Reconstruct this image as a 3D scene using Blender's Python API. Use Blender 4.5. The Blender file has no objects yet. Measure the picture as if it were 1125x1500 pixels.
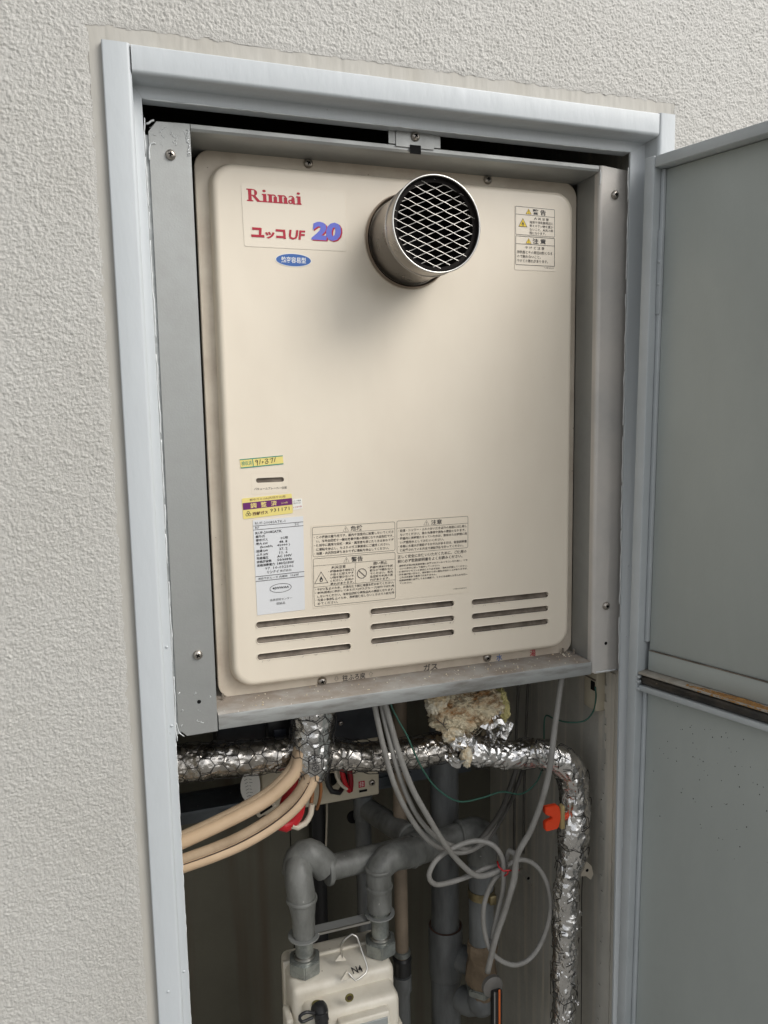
import bpy, bmesh, math, random
import numpy as np
from mathutils import Vector, Matrix, noise
random.seed(7); np.random.seed(7)
S = bpy.context.scene; COL = S.collection
PI = math.pi

# ------------------------------------------------------------------ camera
RC = ((0.94581438, -0.32421388, -0.01790306), (-0.05649368, -0.1100104, -0.99232362), (0.31975557, 0.93956536, -0.12236546))
CP = Vector((-0.09061854, -0.81529488, 0.29699232)); FP = 1127.0
cam = bpy.data.cameras.new('camera'); co = bpy.data.objects.new('camera', cam); COL.objects.link(co)
cam.sensor_fit = 'HORIZONTAL'; cam.sensor_width = 36.0; cam.lens = 36.0*FP/1125.0; cam.clip_start = 0.02; cam.clip_end = 200
mw = Matrix.Identity(4)
for i in range(3):
    mw[i][0] = RC[0][i]; mw[i][1] = -RC[1][i]; mw[i][2] = -RC[2][i]; mw[i][3] = CP[i]
co.matrix_world = mw; S.camera = co

# ------------------------------------------------------------------ world, sun, exposure
SUN_EL, SUN_AZ = math.radians(41), math.radians(46)      # azimuth: to the right of the wall's outward normal
sd = Vector((math.sin(SUN_AZ)*math.cos(SUN_EL), -math.cos(SUN_AZ)*math.cos(SUN_EL), math.sin(SUN_EL)))
W = bpy.data.worlds.new('World'); S.world = W; W.use_nodes = True
nt = W.node_tree; nt.nodes.clear()
sky = nt.nodes.new('ShaderNodeTexSky'); sky.sky_type = 'NISHITA'; sky.sun_disc = False
sky.sun_elevation = SUN_EL; sky.sun_rotation = math.atan2(sd.x, sd.y)
sky.air_density = 1.0; sky.dust_density = 3.0; sky.ozone_density = 1.0
hs = nt.nodes.new('ShaderNodeHueSaturation'); hs.inputs['Saturation'].default_value = 0.15; hs.inputs['Value'].default_value = 1.0
tc = nt.nodes.new('ShaderNodeTexCoord'); sx = nt.nodes.new('ShaderNodeSeparateXYZ')
mr = nt.nodes.new('ShaderNodeMapRange'); mr.inputs[1].default_value = -0.03; mr.inputs[2].default_value = 0.02
mx = nt.nodes.new('ShaderNodeMixRGB'); mx.inputs[1].default_value = (1.2, 1.16, 1.08, 1)      # pale floor and street below the horizon
bg = nt.nodes.new('ShaderNodeBackground'); bg.inputs[1].default_value = 0.15
wo = nt.nodes.new('ShaderNodeOutputWorld')
L = nt.links.new
L(sky.outputs[0], hs.inputs['Color']); L(tc.outputs['Generated'], sx.inputs[0]); L(sx.outputs[2], mr.inputs[0])
L(mr.outputs[0], mx.inputs[0]); L(hs.outputs[0], mx.inputs[2]); L(mx.outputs[0], bg.inputs[0]); L(bg.outputs[0], wo.inputs[0])
sl = bpy.data.lights.new('sun', 'SUN'); sl.energy = 1.35; sl.angle = math.radians(36); sl.color = (1.0, 0.955, 0.89)
so = bpy.data.objects.new('sun', sl); COL.objects.link(so); so.rotation_euler = sd.to_track_quat('Z', 'Y').to_euler()
S.view_settings.view_transform = 'Standard'; S.view_settings.look = 'None'; S.view_settings.gamma = 1.0
S.view_settings.exposure = 0.35

# ------------------------------------------------------------------ helpers
def Q(px, py, Y):
    a = (px-562.5)/FP; b = (py-750.0)/FP
    d = Vector([RC[0][i]*a + RC[1][i]*b + RC[2][i] for i in range(3)])
    return CP + d*((Y-CP.y)/d.y)

def mat(name, col, rough=0.5, metal=0.0, var=0.0, vscale=20.0, col2=None, lo=0.4, hi=0.6, bump=0.0, bscale=200.0, bdist=0.001, rvar=0.0, stretch=None, spec=0.5, speck=None, speck_s=260.0, coat=0.0, facet=0.0, fscale=150.0):
    m = bpy.data.materials.new(name); m.use_nodes = True; n = m.node_tree; N = n.nodes; K = n.links.new
    b = N['Principled BSDF']; b.inputs['Roughness'].default_value = rough; b.inputs['Metallic'].default_value = metal
    b.inputs['Specular IOR Level'].default_value = spec; b.inputs['Coat Weight'].default_value = coat
    g = N.new('ShaderNodeNewGeometry'); mp = N.new('ShaderNodeMapping'); K(g.outputs['Position'], mp.inputs[0])
    if stretch: mp.inputs['Scale'].default_value = stretch
    V = mp.outputs[0]
    c = (*col, 1); c2 = (*(col2 or [x*(1-var) for x in col]), 1)
    base = None
    if var or col2:
        t = N.new('ShaderNodeTexNoise'); t.inputs['Scale'].default_value = vscale; t.inputs['Detail'].default_value = 6; t.inputs['Roughness'].default_value = .62; K(V, t.inputs[0])
        r = N.new('ShaderNodeValToRGB'); r.color_ramp.elements[0].position = lo; r.color_ramp.elements[1].position = hi
        r.color_ramp.elements[0].color = c; r.color_ramp.elements[1].color = c2
        K(t.outputs[0], r.inputs[0]); base = r.outputs[0]
        if rvar:
            q = N.new('ShaderNodeMapRange'); q.inputs[1].default_value = .3; q.inputs[2].default_value = .7
            q.inputs[3].default_value = max(rough-rvar, .03); q.inputs[4].default_value = min(rough+rvar, 1); K(t.outputs[0], q.inputs[0]); K(q.outputs[0], b.inputs['Roughness'])
    if speck:
        t = N.new('ShaderNodeTexNoise'); t.inputs['Scale'].default_value = speck_s; t.inputs['Detail'].default_value = 2; K(g.outputs['Position'], t.inputs[0])
        r = N.new('ShaderNodeMapRange'); r.inputs[1].default_value = speck[3]; r.inputs[2].default_value = speck[3]+.03; K(t.outputs[0], r.inputs[0])
        x = N.new('ShaderNodeMixRGB'); x.inputs[1].default_value = c; x.inputs[2].default_value = (*speck[:3], 1)
        if base: K(base, x.inputs[1])
        K(r.outputs[0], x.inputs[0]); base = x.outputs[0]
    if base: K(base, b.inputs['Base Color'])
    else: b.inputs['Base Color'].default_value = c
    nrm = None
    if facet:
        v = N.new('ShaderNodeTexVoronoi'); v.inputs['Scale'].default_value = fscale; K(V, v.inputs[0])
        s1 = N.new('ShaderNodeVectorMath'); s1.operation = 'SUBTRACT'; s1.inputs[1].default_value = (.5, .5, .5); K(v.outputs['Color'], s1.inputs[0])
        s2 = N.new('ShaderNodeVectorMath'); s2.operation = 'SCALE'; s2.inputs[3].default_value = facet; K(s1.outputs[0], s2.inputs[0])
        s3 = N.new('ShaderNodeVectorMath'); s3.operation = 'ADD'; K(s2.outputs[0], s3.inputs[0]); K(g.outputs['Normal'], s3.inputs[1])
        s4 = N.new('ShaderNodeVectorMath'); s4.operation = 'NORMALIZE'; K(s3.outputs[0], s4.inputs[0]); nrm = s4.outputs[0]
        K(nrm, b.inputs['Normal'])
    if bump:
        t = N.new('ShaderNodeTexNoise'); t.inputs['Scale'].default_value = bscale; t.inputs['Detail'].default_value = 3; K(V, t.inputs[0])
        u = N.new('ShaderNodeBump'); u.inputs['Strength'].default_value = bump; u.inputs['Distance'].default_value = bdist; K(t.outputs[0], u.inputs['Height'])
        if nrm: K(nrm, u.inputs['Normal'])
        K(u.outputs[0], b.inputs['Normal'])
    return m

def streak_mat(name, cols, rough, sc, spots=None):
    """matt surface with vertical stains: cols = light, dark, brown"""
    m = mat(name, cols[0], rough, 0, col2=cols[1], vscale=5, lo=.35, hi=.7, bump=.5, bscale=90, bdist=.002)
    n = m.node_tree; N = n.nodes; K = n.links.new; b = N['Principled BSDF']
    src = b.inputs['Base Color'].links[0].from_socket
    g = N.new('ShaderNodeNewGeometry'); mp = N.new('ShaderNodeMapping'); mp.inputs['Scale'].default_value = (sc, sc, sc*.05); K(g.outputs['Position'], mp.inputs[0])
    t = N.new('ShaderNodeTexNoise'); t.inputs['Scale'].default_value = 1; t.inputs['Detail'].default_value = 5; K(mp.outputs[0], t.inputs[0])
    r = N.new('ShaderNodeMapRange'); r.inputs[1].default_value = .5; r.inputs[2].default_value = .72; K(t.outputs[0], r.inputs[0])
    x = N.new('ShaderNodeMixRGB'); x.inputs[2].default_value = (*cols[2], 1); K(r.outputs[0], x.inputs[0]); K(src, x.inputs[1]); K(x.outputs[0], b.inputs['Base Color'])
    return m

def obj(name, me, m=None, parent=None, smooth=None, **tags):
    if isinstance(me, bmesh.types.BMesh):
        b = me; me = bpy.data.meshes.new(name); b.normal_update(); b.to_mesh(me); b.free()
    o = bpy.data.objects.new(name, me); COL.objects.link(o)
    if m:
        for k in (m if isinstance(m, (list, tuple)) else [m]): me.materials.append(k)
    if parent: o.parent = parent
    if smooth is not None:
        me.shade_smooth()
        if smooth < 180: me.set_sharp_from_angle(angle=math.radians(smooth))
    for k, v in tags.items(): o[k] = v
    return o

def thing(name, label, cat, group=None, loc=(0, 0, 0)):
    o = bpy.data.objects.new(name, None); COL.objects.link(o); o.location = loc; o.empty_display_size = .02
    o['label'] = label; o['category'] = cat
    if group: o['group'] = group
    return o

def box(b, x0, x1, y0, y1, z0, z1, bev=0.0, seg=2, M=None):
    r = bmesh.ops.create_cube(b, size=1)['verts']
    for v in r: v.co = Vector(((x0+x1)/2 + v.co.x*(x1-x0), (y0+y1)/2 + v.co.y*(y1-y0), (z0+z1)/2 + v.co.z*(z1-z0)))
    if bev:
        es = list({e for v in r for e in v.link_edges})
        r = bmesh.ops.bevel(b, geom=es, offset=bev, segments=seg, affect='EDGES', profile=.5)['verts']
    if M:
        for v in set(r): v.co = M @ v.co
    return r

def boxo(name, dims, m, parent=None, bev=0.0, seg=2, M=None, **tags):
    b = bmesh.new(); box(b, *dims, bev=bev, seg=seg, M=M); return obj(name, b, m, parent, smooth=50 if bev else None, **tags)

def frames(P):
    n = len(P); T = [(P[min(i+1, n-1)]-P[max(i-1, 0)]).normalized() for i in range(n)]
    u = T[0].orthogonal().normalized(); F = []
    for t in T:
        u = (u - t*u.dot(t)); u = u.normalized() if u.length > 1e-6 else t.orthogonal().normalized()
        F.append((t, u, t.cross(u)))
    return F

def spline(P, step, R=None):
    """Catmull-Rom through P, resampled; returns points and radii"""
    P = [Vector(p) for p in P]; out = []; rr = []
    R = R or [1]*len(P)
    for i in range(len(P)-1):
        p0 = P[max(i-1, 0)]; p1 = P[i]; p2 = P[i+1]; p3 = P[min(i+2, len(P)-1)]
        if i == 0: p0 = p1*2-p2
        if i+2 > len(P)-1: p3 = p2*2-p1
        k = max(1, int((p2-p1).length/step))
        for j in range(k):
            t = j/k; t2 = t*t; t3 = t2*t
            out.append(.5*((2*p1)+(p2-p0)*t+(2*p0-5*p1+4*p2-p3)*t2+(3*p1-p0-3*p2+p3)*t3)); rr.append(R[i]*(1-t)+R[i+1]*t)
    out.append(P[-1]); rr.append(R[-1])
    return out, rr

def tube(b, P, r, seg=12, caps=True, R=None, step=None, squash=None):
    if step: P, R2 = spline(P, step, R); R = R2 if R else None
    P = [Vector(p) for p in P]; F = frames(P); rings = []
    for i, (p, (t, u, v)) in enumerate(zip(P, F)):
        q = R[i] if R else r
        rings.append([b.verts.new(p + (u*math.cos(2*PI*k/seg) + v*math.sin(2*PI*k/seg))*q) for k in range(seg)])
    for a, c in zip(rings, rings[1:]):
        for k in range(seg):
            b.faces.new((a[k], a[(k+1) % seg], c[(k+1) % seg], c[k]))
    if caps:
        b.faces.new(list(reversed(rings[0]))); b.faces.new(rings[-1])
    return rings

def tubeo(name, P, r, m, parent=None, seg=14, R=None, step=.006, **tags):
    b = bmesh.new(); tube(b, P, r, seg, True, R, step); return obj(name, b, m, parent, smooth=50, **tags)

def lathe(b, prof, o, axis, seg=24, cap0=True, cap1=True):
    """prof = (radius, distance along axis)"""
    axis = Vector(axis).normalized(); u = axis.orthogonal().normalized(); v = axis.cross(u); o = Vector(o); rings = []
    for r, h in prof:
        rings.append([b.verts.new(o + axis*h + (u*math.cos(2*PI*k/seg)+v*math.sin(2*PI*k/seg))*max(r, 1e-5)) for k in range(seg)])
    for a, c in zip(rings, rings[1:]):
        for k in range(seg): b.faces.new((a[k], a[(k+1) % seg], c[(k+1) % seg], c[k]))
    if cap0: b.faces.new(list(reversed(rings[0])))
    if cap1: b.faces.new(rings[-1])

def latheo(name, prof, o, axis, m, parent=None, seg=24, cap0=True, cap1=True, sm=40, **tags):
    b = bmesh.new(); lathe(b, prof, o, axis, seg, cap0, cap1); return obj(name, b, m, parent, smooth=sm, **tags)

def prism(b, pts, thick, M=None):
    """pts 2D (x,z) polygon extruded from y=0 to y=thick"""
    M = M or Matrix.Identity(4)
    f0 = [b.verts.new(M @ Vector((x, 0, z))) for x, z in pts]; f1 = [b.verts.new(M @ Vector((x, thick, z))) for x, z in pts]
    n = len(pts); b.faces.new(f0); b.faces.new(list(reversed(f1)))
    for i in range(n): b.faces.new((f0[(i+1) % n], f0[i], f1[i], f1[(i+1) % n]))
    bmesh.ops.recalc_face_normals(b, faces=b.faces)

def rrect(x0, x1, z0, z1, r, k=6):
    P = []
    for cx, cz, a in ((x1-r, z1-r, 0), (x0+r, z1-r, 90), (x0+r, z0+r, 180), (x1-r, z0+r, 270)):
        for i in range(k+1):
            t = math.radians(a+90*i/k); P.append((cx+r*math.cos(t), cz+r*math.sin(t)))
    return P

# ------------------------------------------------------------------ materials
M_stucco = mat('stucco_paint', (.465, .458, .432), .5, var=.10, vscale=6, col2=(.43, .42, .39), lo=.3, hi=.7, bump=.8, bscale=620, bdist=.0009)
M_margin = mat('sealant_paint', (.45, .435, .395), .6, col2=(.41, .39, .345), vscale=25, lo=.4, hi=.75, stretch=(1, 1, .3), bump=.4, bscale=70, bdist=.002)
M_frame = mat('frame_paint', (.50, .53, .55), .33, col2=(.475, .505, .52), vscale=9, lo=.35, hi=.7, speck=(.30, .30, .27, .785), speck_s=130, bump=.5, bscale=75, bdist=.0012, rvar=.06, stretch=(1, 1, .35))
M_caulk = mat('white_caulk', (.66, .68, .68), .45, bump=.5, bscale=300)
M_caulk2 = mat('filled_joint_paint', (.44, .46, .46), .6, var=.25, vscale=90)
M_door = mat('door_paint_inner', (.40, .43, .408), .40, col2=(.35, .375, .355), vscale=7, stretch=(1, 1, .35), rvar=.08, lo=.35, hi=.7, bump=.35, bscale=520, bdist=.0004, speck=(.14, .14, .13, .84), speck_s=120)
M_ledge = mat('dirty_ledge_paint', (.36, .34, .30), .6, col2=(.22, .18, .13), vscale=45, lo=.45, hi=.7, bump=.3, bscale=200)
M_dooredge = mat('door_paint_edge', (.46, .49, .50), .4, col2=(.42, .45, .46), vscale=12, bump=.3, bscale=90)
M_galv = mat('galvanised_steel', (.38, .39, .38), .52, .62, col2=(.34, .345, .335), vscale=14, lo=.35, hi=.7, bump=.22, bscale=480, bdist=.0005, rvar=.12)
M_galvr = mat('galvanised_steel_pale', (.60, .565, .52), .45, .15, col2=(.45, .44, .42), vscale=6, lo=.42, hi=.72, bump=.25, bscale=380, bdist=.0005, rvar=.12)  # paler, browner and less metallic than the other plates
M_shelf = mat('dusty_galvanised', (.28, .24, .20), .75, .12, col2=(.38, .36, .33), vscale=26, lo=.4, hi=.66, bump=.4, bscale=320, bdist=.0008, speck=(.60, .57, .52, .70), speck_s=330)
M_shelff = mat('scuffed_galvanised', (.38, .39, .38), .5, .4, col2=(.17, .155, .135), vscale=30, lo=.45, hi=.72, stretch=(.4, 1, 2.2), bump=.3, bscale=300, bdist=.0005)
M_cream = mat('heater_enamel', (.78, .705, .585), .28, col2=(.735, .655, .54), vscale=9, lo=.35, hi=.75, stretch=(1, 1, .5), speck=(.22, .15, .09, .795), speck_s=150, spec=.5, bump=.3, bscale=9, bdist=.012)
M_cream2 = mat('heater_flange_enamel', (.63, .56, .46), .42, col2=(.47, .39, .31), vscale=16, lo=.42, hi=.74, speck=(.16, .12, .08, .76), speck_s=170)
M_body = mat('heater_body_enamel', (.42, .36, .28), .5, var=.2, vscale=20)
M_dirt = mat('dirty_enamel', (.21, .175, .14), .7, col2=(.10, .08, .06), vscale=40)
M_ss = mat('stainless_steel', (.52, .485, .445), .30, 1.0, var=.1, vscale=10, col2=(.48, .44, .40), rvar=.07, bump=.08, bscale=200)
M_ssd = mat('dark_brown_steel', (.30, .25, .21), .38, 1.0, var=.3, vscale=25)  # dark brown metal, mottled by noise
M_rim = mat('bright_steel', (.60, .585, .55), .30, 1.0, rvar=.05, var=.1)
M_grille = mat('grille_steel', (.50, .48, .45), .42, .75)
M_shade_steel = mat('shaded_inner_steel', (.012, .010, .009), .8, 0, spec=.15)  # soot tone plus the flue's inner shade put into a near-black colour
M_flue_shade = mat('flue_shade_black', (.010, .009, .009), .9)  # black that stands in for the unlit depth of the flue
M_screw = mat('screw_steel', (.50, .46, .41), .3, .9, var=.4, vscale=500)
M_dark = mat('dark_recess', (.005, .005, .005), .8, spec=.2)  # near-black colour carries the shade of holes, notch and screw slots
M_black = mat('black_plastic', (.018, .018, .019), .3)
M_blackm = mat('black_rubber', (.05, .042, .034), .3, col2=(.02, .019, .018), vscale=40, bump=.4, bscale=200, speck=(.16, .13, .10, .72), speck_s=160)
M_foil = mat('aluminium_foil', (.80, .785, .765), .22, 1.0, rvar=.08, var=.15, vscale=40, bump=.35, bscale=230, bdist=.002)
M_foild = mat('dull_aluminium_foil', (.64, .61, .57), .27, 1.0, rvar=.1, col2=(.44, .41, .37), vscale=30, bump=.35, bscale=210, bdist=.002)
M_wire = mat('black_netting_wire', (.03, .028, .026), .5, .3)
M_wool = mat('glass_wool', (.78, .68, .48), 1.0, col2=(.40, .20, .07), vscale=42, lo=.46, hi=.64, bump=1.0, bscale=260, bdist=.005, stretch=(1, 1, 1.6))
M_woolw = mat('pale_wool_fibre', (.78, .72, .58), 1.0, col2=(.60, .42, .2), vscale=60, lo=.45, hi=.7)
M_hose = mat('beige_hose', (.60, .44, .29), .48, col2=(.50, .36, .23), vscale=18, lo=.4, hi=.7, bump=.15, bscale=120)
M_hosed = mat('dusty_shaded_hose', (.42, .315, .21), .7, col2=(.27, .195, .125), vscale=26, lo=.4, hi=.7)  # dust plus shade put into the colour of the upper tubes
M_seam = mat('dark_seam', (.05, .03, .02), .6)
M_cable = mat('grey_cable', (.30, .29, .27), .5, col2=(.21, .20, .18), vscale=30, lo=.4, hi=.7)
M_cabled = mat('dark_grey_cable', (.115, .108, .095), .55, var=.3, vscale=30)
M_green = mat('green_wire', (.03, .105, .075), .45)
M_red = mat('red_cable', (.50, .012, .02), .4)
M_redp = mat('orange_red_plastic', (.74, .06, .012), .42)
M_whitec = mat('off_white_cable', (.56, .50, .40), .5)
M_brownc = mat('brown_cable', (.24, .095, .03), .4)
M_pipe = mat('grey_pipe_paint', (.19, .193, .18), .45, col2=(.085, .086, .078), vscale=36, lo=.38, hi=.68, stretch=(1, 1, .45), bump=.6, bscale=170, speck=(.30, .30, .28, .74), speck_s=150, spec=.45)
M_pvc = mat('grey_pvc_pipe', (.17, .178, .178), .36, col2=(.08, .083, .082), vscale=34, stretch=(1, 1, .25), lo=.4, hi=.7, bump=.15, bscale=90, speck=(.28, .28, .27, .75), speck_s=120)
M_zinc = mat('zinc_plated', (.36, .38, .36), .42, .75, var=.35, vscale=60, rvar=.1)
M_brass = mat('dull_bronze', (.33, .27, .15), .4, .8, var=.4, vscale=60)
M_paper = mat('brown_paper_wrap', (.21, .155, .10), .85, col2=(.11, .08, .05), vscale=30, lo=.4, hi=.7, bump=.8, bscale=80, bdist=.004)
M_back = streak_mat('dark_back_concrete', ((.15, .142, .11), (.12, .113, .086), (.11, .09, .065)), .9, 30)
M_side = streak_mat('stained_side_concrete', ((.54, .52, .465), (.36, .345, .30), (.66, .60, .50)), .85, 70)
M_creamp = mat('cream_plastic', (.56, .50, .38), .4, var=.12, vscale=20)
M_meter = mat('meter_enamel', (.70, .655, .56), .36, col2=(.52, .46, .36), vscale=14, lo=.5, hi=.78, speck=(.2, .16, .1, .76), speck_s=140, bump=.15, bscale=150)
M_channel = mat('blue_grey_channel', (.115, .13, .145), .5, .4, var=.3, vscale=20, speck=(.3, .3, .3, .72), speck_s=160)
M_glass = mat('meter_window_glass', (.30, .32, .31), .12, 0, spec=.6)
M_olive = mat('olive_seal', (.20, .17, .04), .6, var=.5, vscale=200)
M_rust = mat('rust', (.46, .25, .08), .95, col2=(.26, .13, .05), vscale=120, lo=.4, hi=.7, bump=1, bscale=300, bdist=.001)
INK = {}
def ink(n, c, r=.5):
    if n not in INK: INK[n] = mat(n+'_print', c, r)
    return INK[n]
ink('black', (.03, .028, .03)); ink('grey', (.075, .065, .058)); ink('crimson', (.42, .005, .028)); ink('violet', (.13, .16, .62)); ink('blue', (.035, .12, .38))
ink('white', (.80, .79, .74)); ink('yellow', (.78, .56, .03)); ink('teal', (.02, .26, .20)); ink('purple', (.13, .015, .13)); ink('pale', (.66, .58, .46)); ink('brown', (.19, .11, .06)); ink('lemon', (.78, .66, .22))

# ------------------------------------------------------------------ text and stickers
TCACHE = {}
def glyphs(s, bold, res):
    key = (s, bold, res)
    if key in TCACHE: return TCACHE[key]
    c = bpy.data.curves.new('t', 'FONT'); c.body = s; c.resolution_u = res; c.offset = bold; c.fill_mode = 'BOTH'
    o = bpy.data.objects.new('t', c); COL.objects.link(o)
    dg = bpy.context.evaluated_depsgraph_get(); me = bpy.data.meshes.new_from_object(o.evaluated_get(dg))
    V = [v.co.copy() for v in me.vertices]; F = [tuple(p.vertices) for p in me.polygons]
    bpy.data.objects.remove(o); bpy.data.curves.remove(c); bpy.data.meshes.remove(me)
    TCACHE[key] = (V, F); return V, F

class Sticker:
    """a flat sticker given by its four world corners (x,z) TL,TR,BR,BL on plane Y; drawing units are millimetres from its top left"""
    def __init__(s, name, corners, Y, m, w=None, h=None, round_=1.0, base=True, parent=None, label=None, M3=None):
        s.c = [Vector((a[0], a[1])) for a in corners]; s.Y = Y; s.M3 = M3
        s.w = w or (s.c[1]-s.c[0]).length*1000; s.h = h or (s.c[3]-s.c[0]).length*1000
        s.b = bmesh.new(); s.mats = []; s.lift = .00045 if base else .00025; s.n = 0; s.name = name; s.parent = parent; s.o = None
        if base:
            b = bmesh.new(); P = rrect(0, s.w, 0, s.h, round_, 3)
            f = [b.verts.new(s.pt(x, y, .00030)) for x, y in P]; g = [b.verts.new(s.pt(x, y, .00002)) for x, y in P]; n = len(P); b.faces.new(f)
            for i in range(n): b.faces.new((f[i], g[i], g[(i+1) % n], f[(i+1) % n]))
            b.normal_update()
            if b.faces[:][0].normal.dot(Vector((0, -1, 0))) < 0: bmesh.ops.reverse_faces(b, faces=b.faces)
            s.o = obj(name, b, m, parent)
            if label: s.o['label'] = label
    def pt(s, x, y, lift):
        u = x/s.w; v = y/s.h
        p = (s.c[0]*(1-u)+s.c[1]*u)*(1-v) + (s.c[3]*(1-u)+s.c[2]*u)*v
        q = Vector((p.x, s.Y-lift, p.y))
        return s.M3 @ q if s.M3 else q
    def mi(s, m):
        m = INK[m] if isinstance(m, str) else m
        if m not in s.mats: s.mats.append(m)
        return s.mats.index(m)
    def up(s): s.n += 1; return s.lift + (s.n % 40)*.000008
    def poly(s, P, m, lift=None):
        l = lift or s.up(); f = s.b.faces.new([s.b.verts.new(s.pt(x, y, l)) for x, y in P]); f.material_index = s.mi(m); return f
    def rect(s, x0, y0, x1, y1, m, lift=None): s.poly([(x0, y0), (x1, y0), (x1, y1), (x0, y1)], m, lift)
    def line(s, x0, y0, x1, y1, w, m):
        d = Vector((x1-x0, y1-y0)).normalized()*w/2; n = Vector((-d.y, d.x))
        s.poly([(x0+n.x, y0+n.y), (x1+n.x, y1+n.y), (x1-n.x, y1-n.y), (x0-n.x, y0-n.y)], m)
    def path(s, P, w, m):
        for a, b in zip(P, P[1:]): s.line(*a, *b, w, m)
    def loop(s, P, w, m):
        l = s.up(); k = s.mi(m); n = len(P); cx = sum(p[0] for p in P)/n; cy = sum(p[1] for p in P)/n
        O = []; I = []
        for i in range(n):
            a = Vector(P[i-1]); p = Vector(P[i]); c = Vector(P[(i+1) % n]); t = (c-a).normalized(); q = Vector((-t.y, t.x))
            O.append(s.b.verts.new(s.pt(p.x+q.x*w/2, p.y+q.y*w/2, l))); I.append(s.b.verts.new(s.pt(p.x-q.x*w/2, p.y-q.y*w/2, l)))
        for i in range(n):
            f = s.b.faces.new((O[i], O[(i+1) % n], I[(i+1) % n], I[i])); f.material_index = k
    def frame(s, x0, y0, x1, y1, w, m, r=1.0): s.loop(rrect(x0, x1, y0, y1, r, 3), w, m)
    def ellipse(s, cx, cy, rx, ry, m, n=32): s.poly([(cx+rx*math.cos(2*PI*i/n), cy+ry*math.sin(2*PI*i/n)) for i in range(n)], m)
    def ring(s, cx, cy, rx, ry, w, m, n=28): s.loop([(cx+rx*math.cos(2*PI*i/n), cy+ry*math.sin(2*PI*i/n)) for i in range(n)], w, m)
    def text(s, t, x, y, w, h, m, bold=0.0, shear=0.0, res=1, lift=None):
        """fit the text into the box x, y (top left), w, h in mm"""
        V, F = glyphs(t, bold, res)
        if not V: return
        x0 = min(v.x for v in V); x1 = max(v.x for v in V); y0 = min(v.y for v in V); y1 = max(v.y for v in V)
        if h is None: h = w*(y1-y0)/(x1-x0)
        l = lift or s.up(); k = s.mi(m); vs = []
        for v in V:
            a = (v.x-x0)/(x1-x0)*w; c = (v.y-y0)/(y1-y0)*h
            vs.append(s.b.verts.new(s.pt(x+a+shear*c, y+h-c, l)))
        for f in F:
            try: g = s.b.faces.new([vs[i] for i in f]); g.material_index = k
            except ValueError: pass
    def warn(s, cx, cy, r, fill=None, mark='!'):
        T = lambda q: [(cx, cy-q), (cx+q*.95, cy+q*.62), (cx-q*.95, cy+q*.62)]
        if fill: s.poly(T(r), 'grey' if mark == 'f' else 'brown'); s.poly(T(r*.82), fill)
        else: s.loop(T(r), r*.13, 'grey')
        if mark == '!':
            s.poly([(cx-r*.09, cy-r*.45), (cx+r*.09, cy-r*.45), (cx+r*.04, cy+r*.18), (cx-r*.04, cy+r*.18)], 'black'); s.rect(cx-r*.07, cy+r*.28, cx+r*.07, cy+r*.44, 'black')
        else:
            s.poly([(cx, cy-r*.4), (cx+r*.13, cy-r*.1), (cx+r*.22, cy-r*.02), (cx+r*.24, cy+r*.25), (cx+r*.1, cy+r*.44), (cx-r*.1, cy+r*.44), (cx-r*.24, cy+r*.25), (cx-r*.2, cy-r*.02)], 'black')
            s.poly([(cx, cy+r*.0), (cx+r*.11, cy+r*.28), (cx, cy+r*.40), (cx-r*.11, cy+r*.28)], fill or 'pale')
    def done(s, name='printing', **tags):
        if not len(s.b.faces): s.b.free(); return
        o = obj(name, s.b, s.mats, s.o or s.parent)
        for k, v in tags.items(): o[k] = v
        return o

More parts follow.
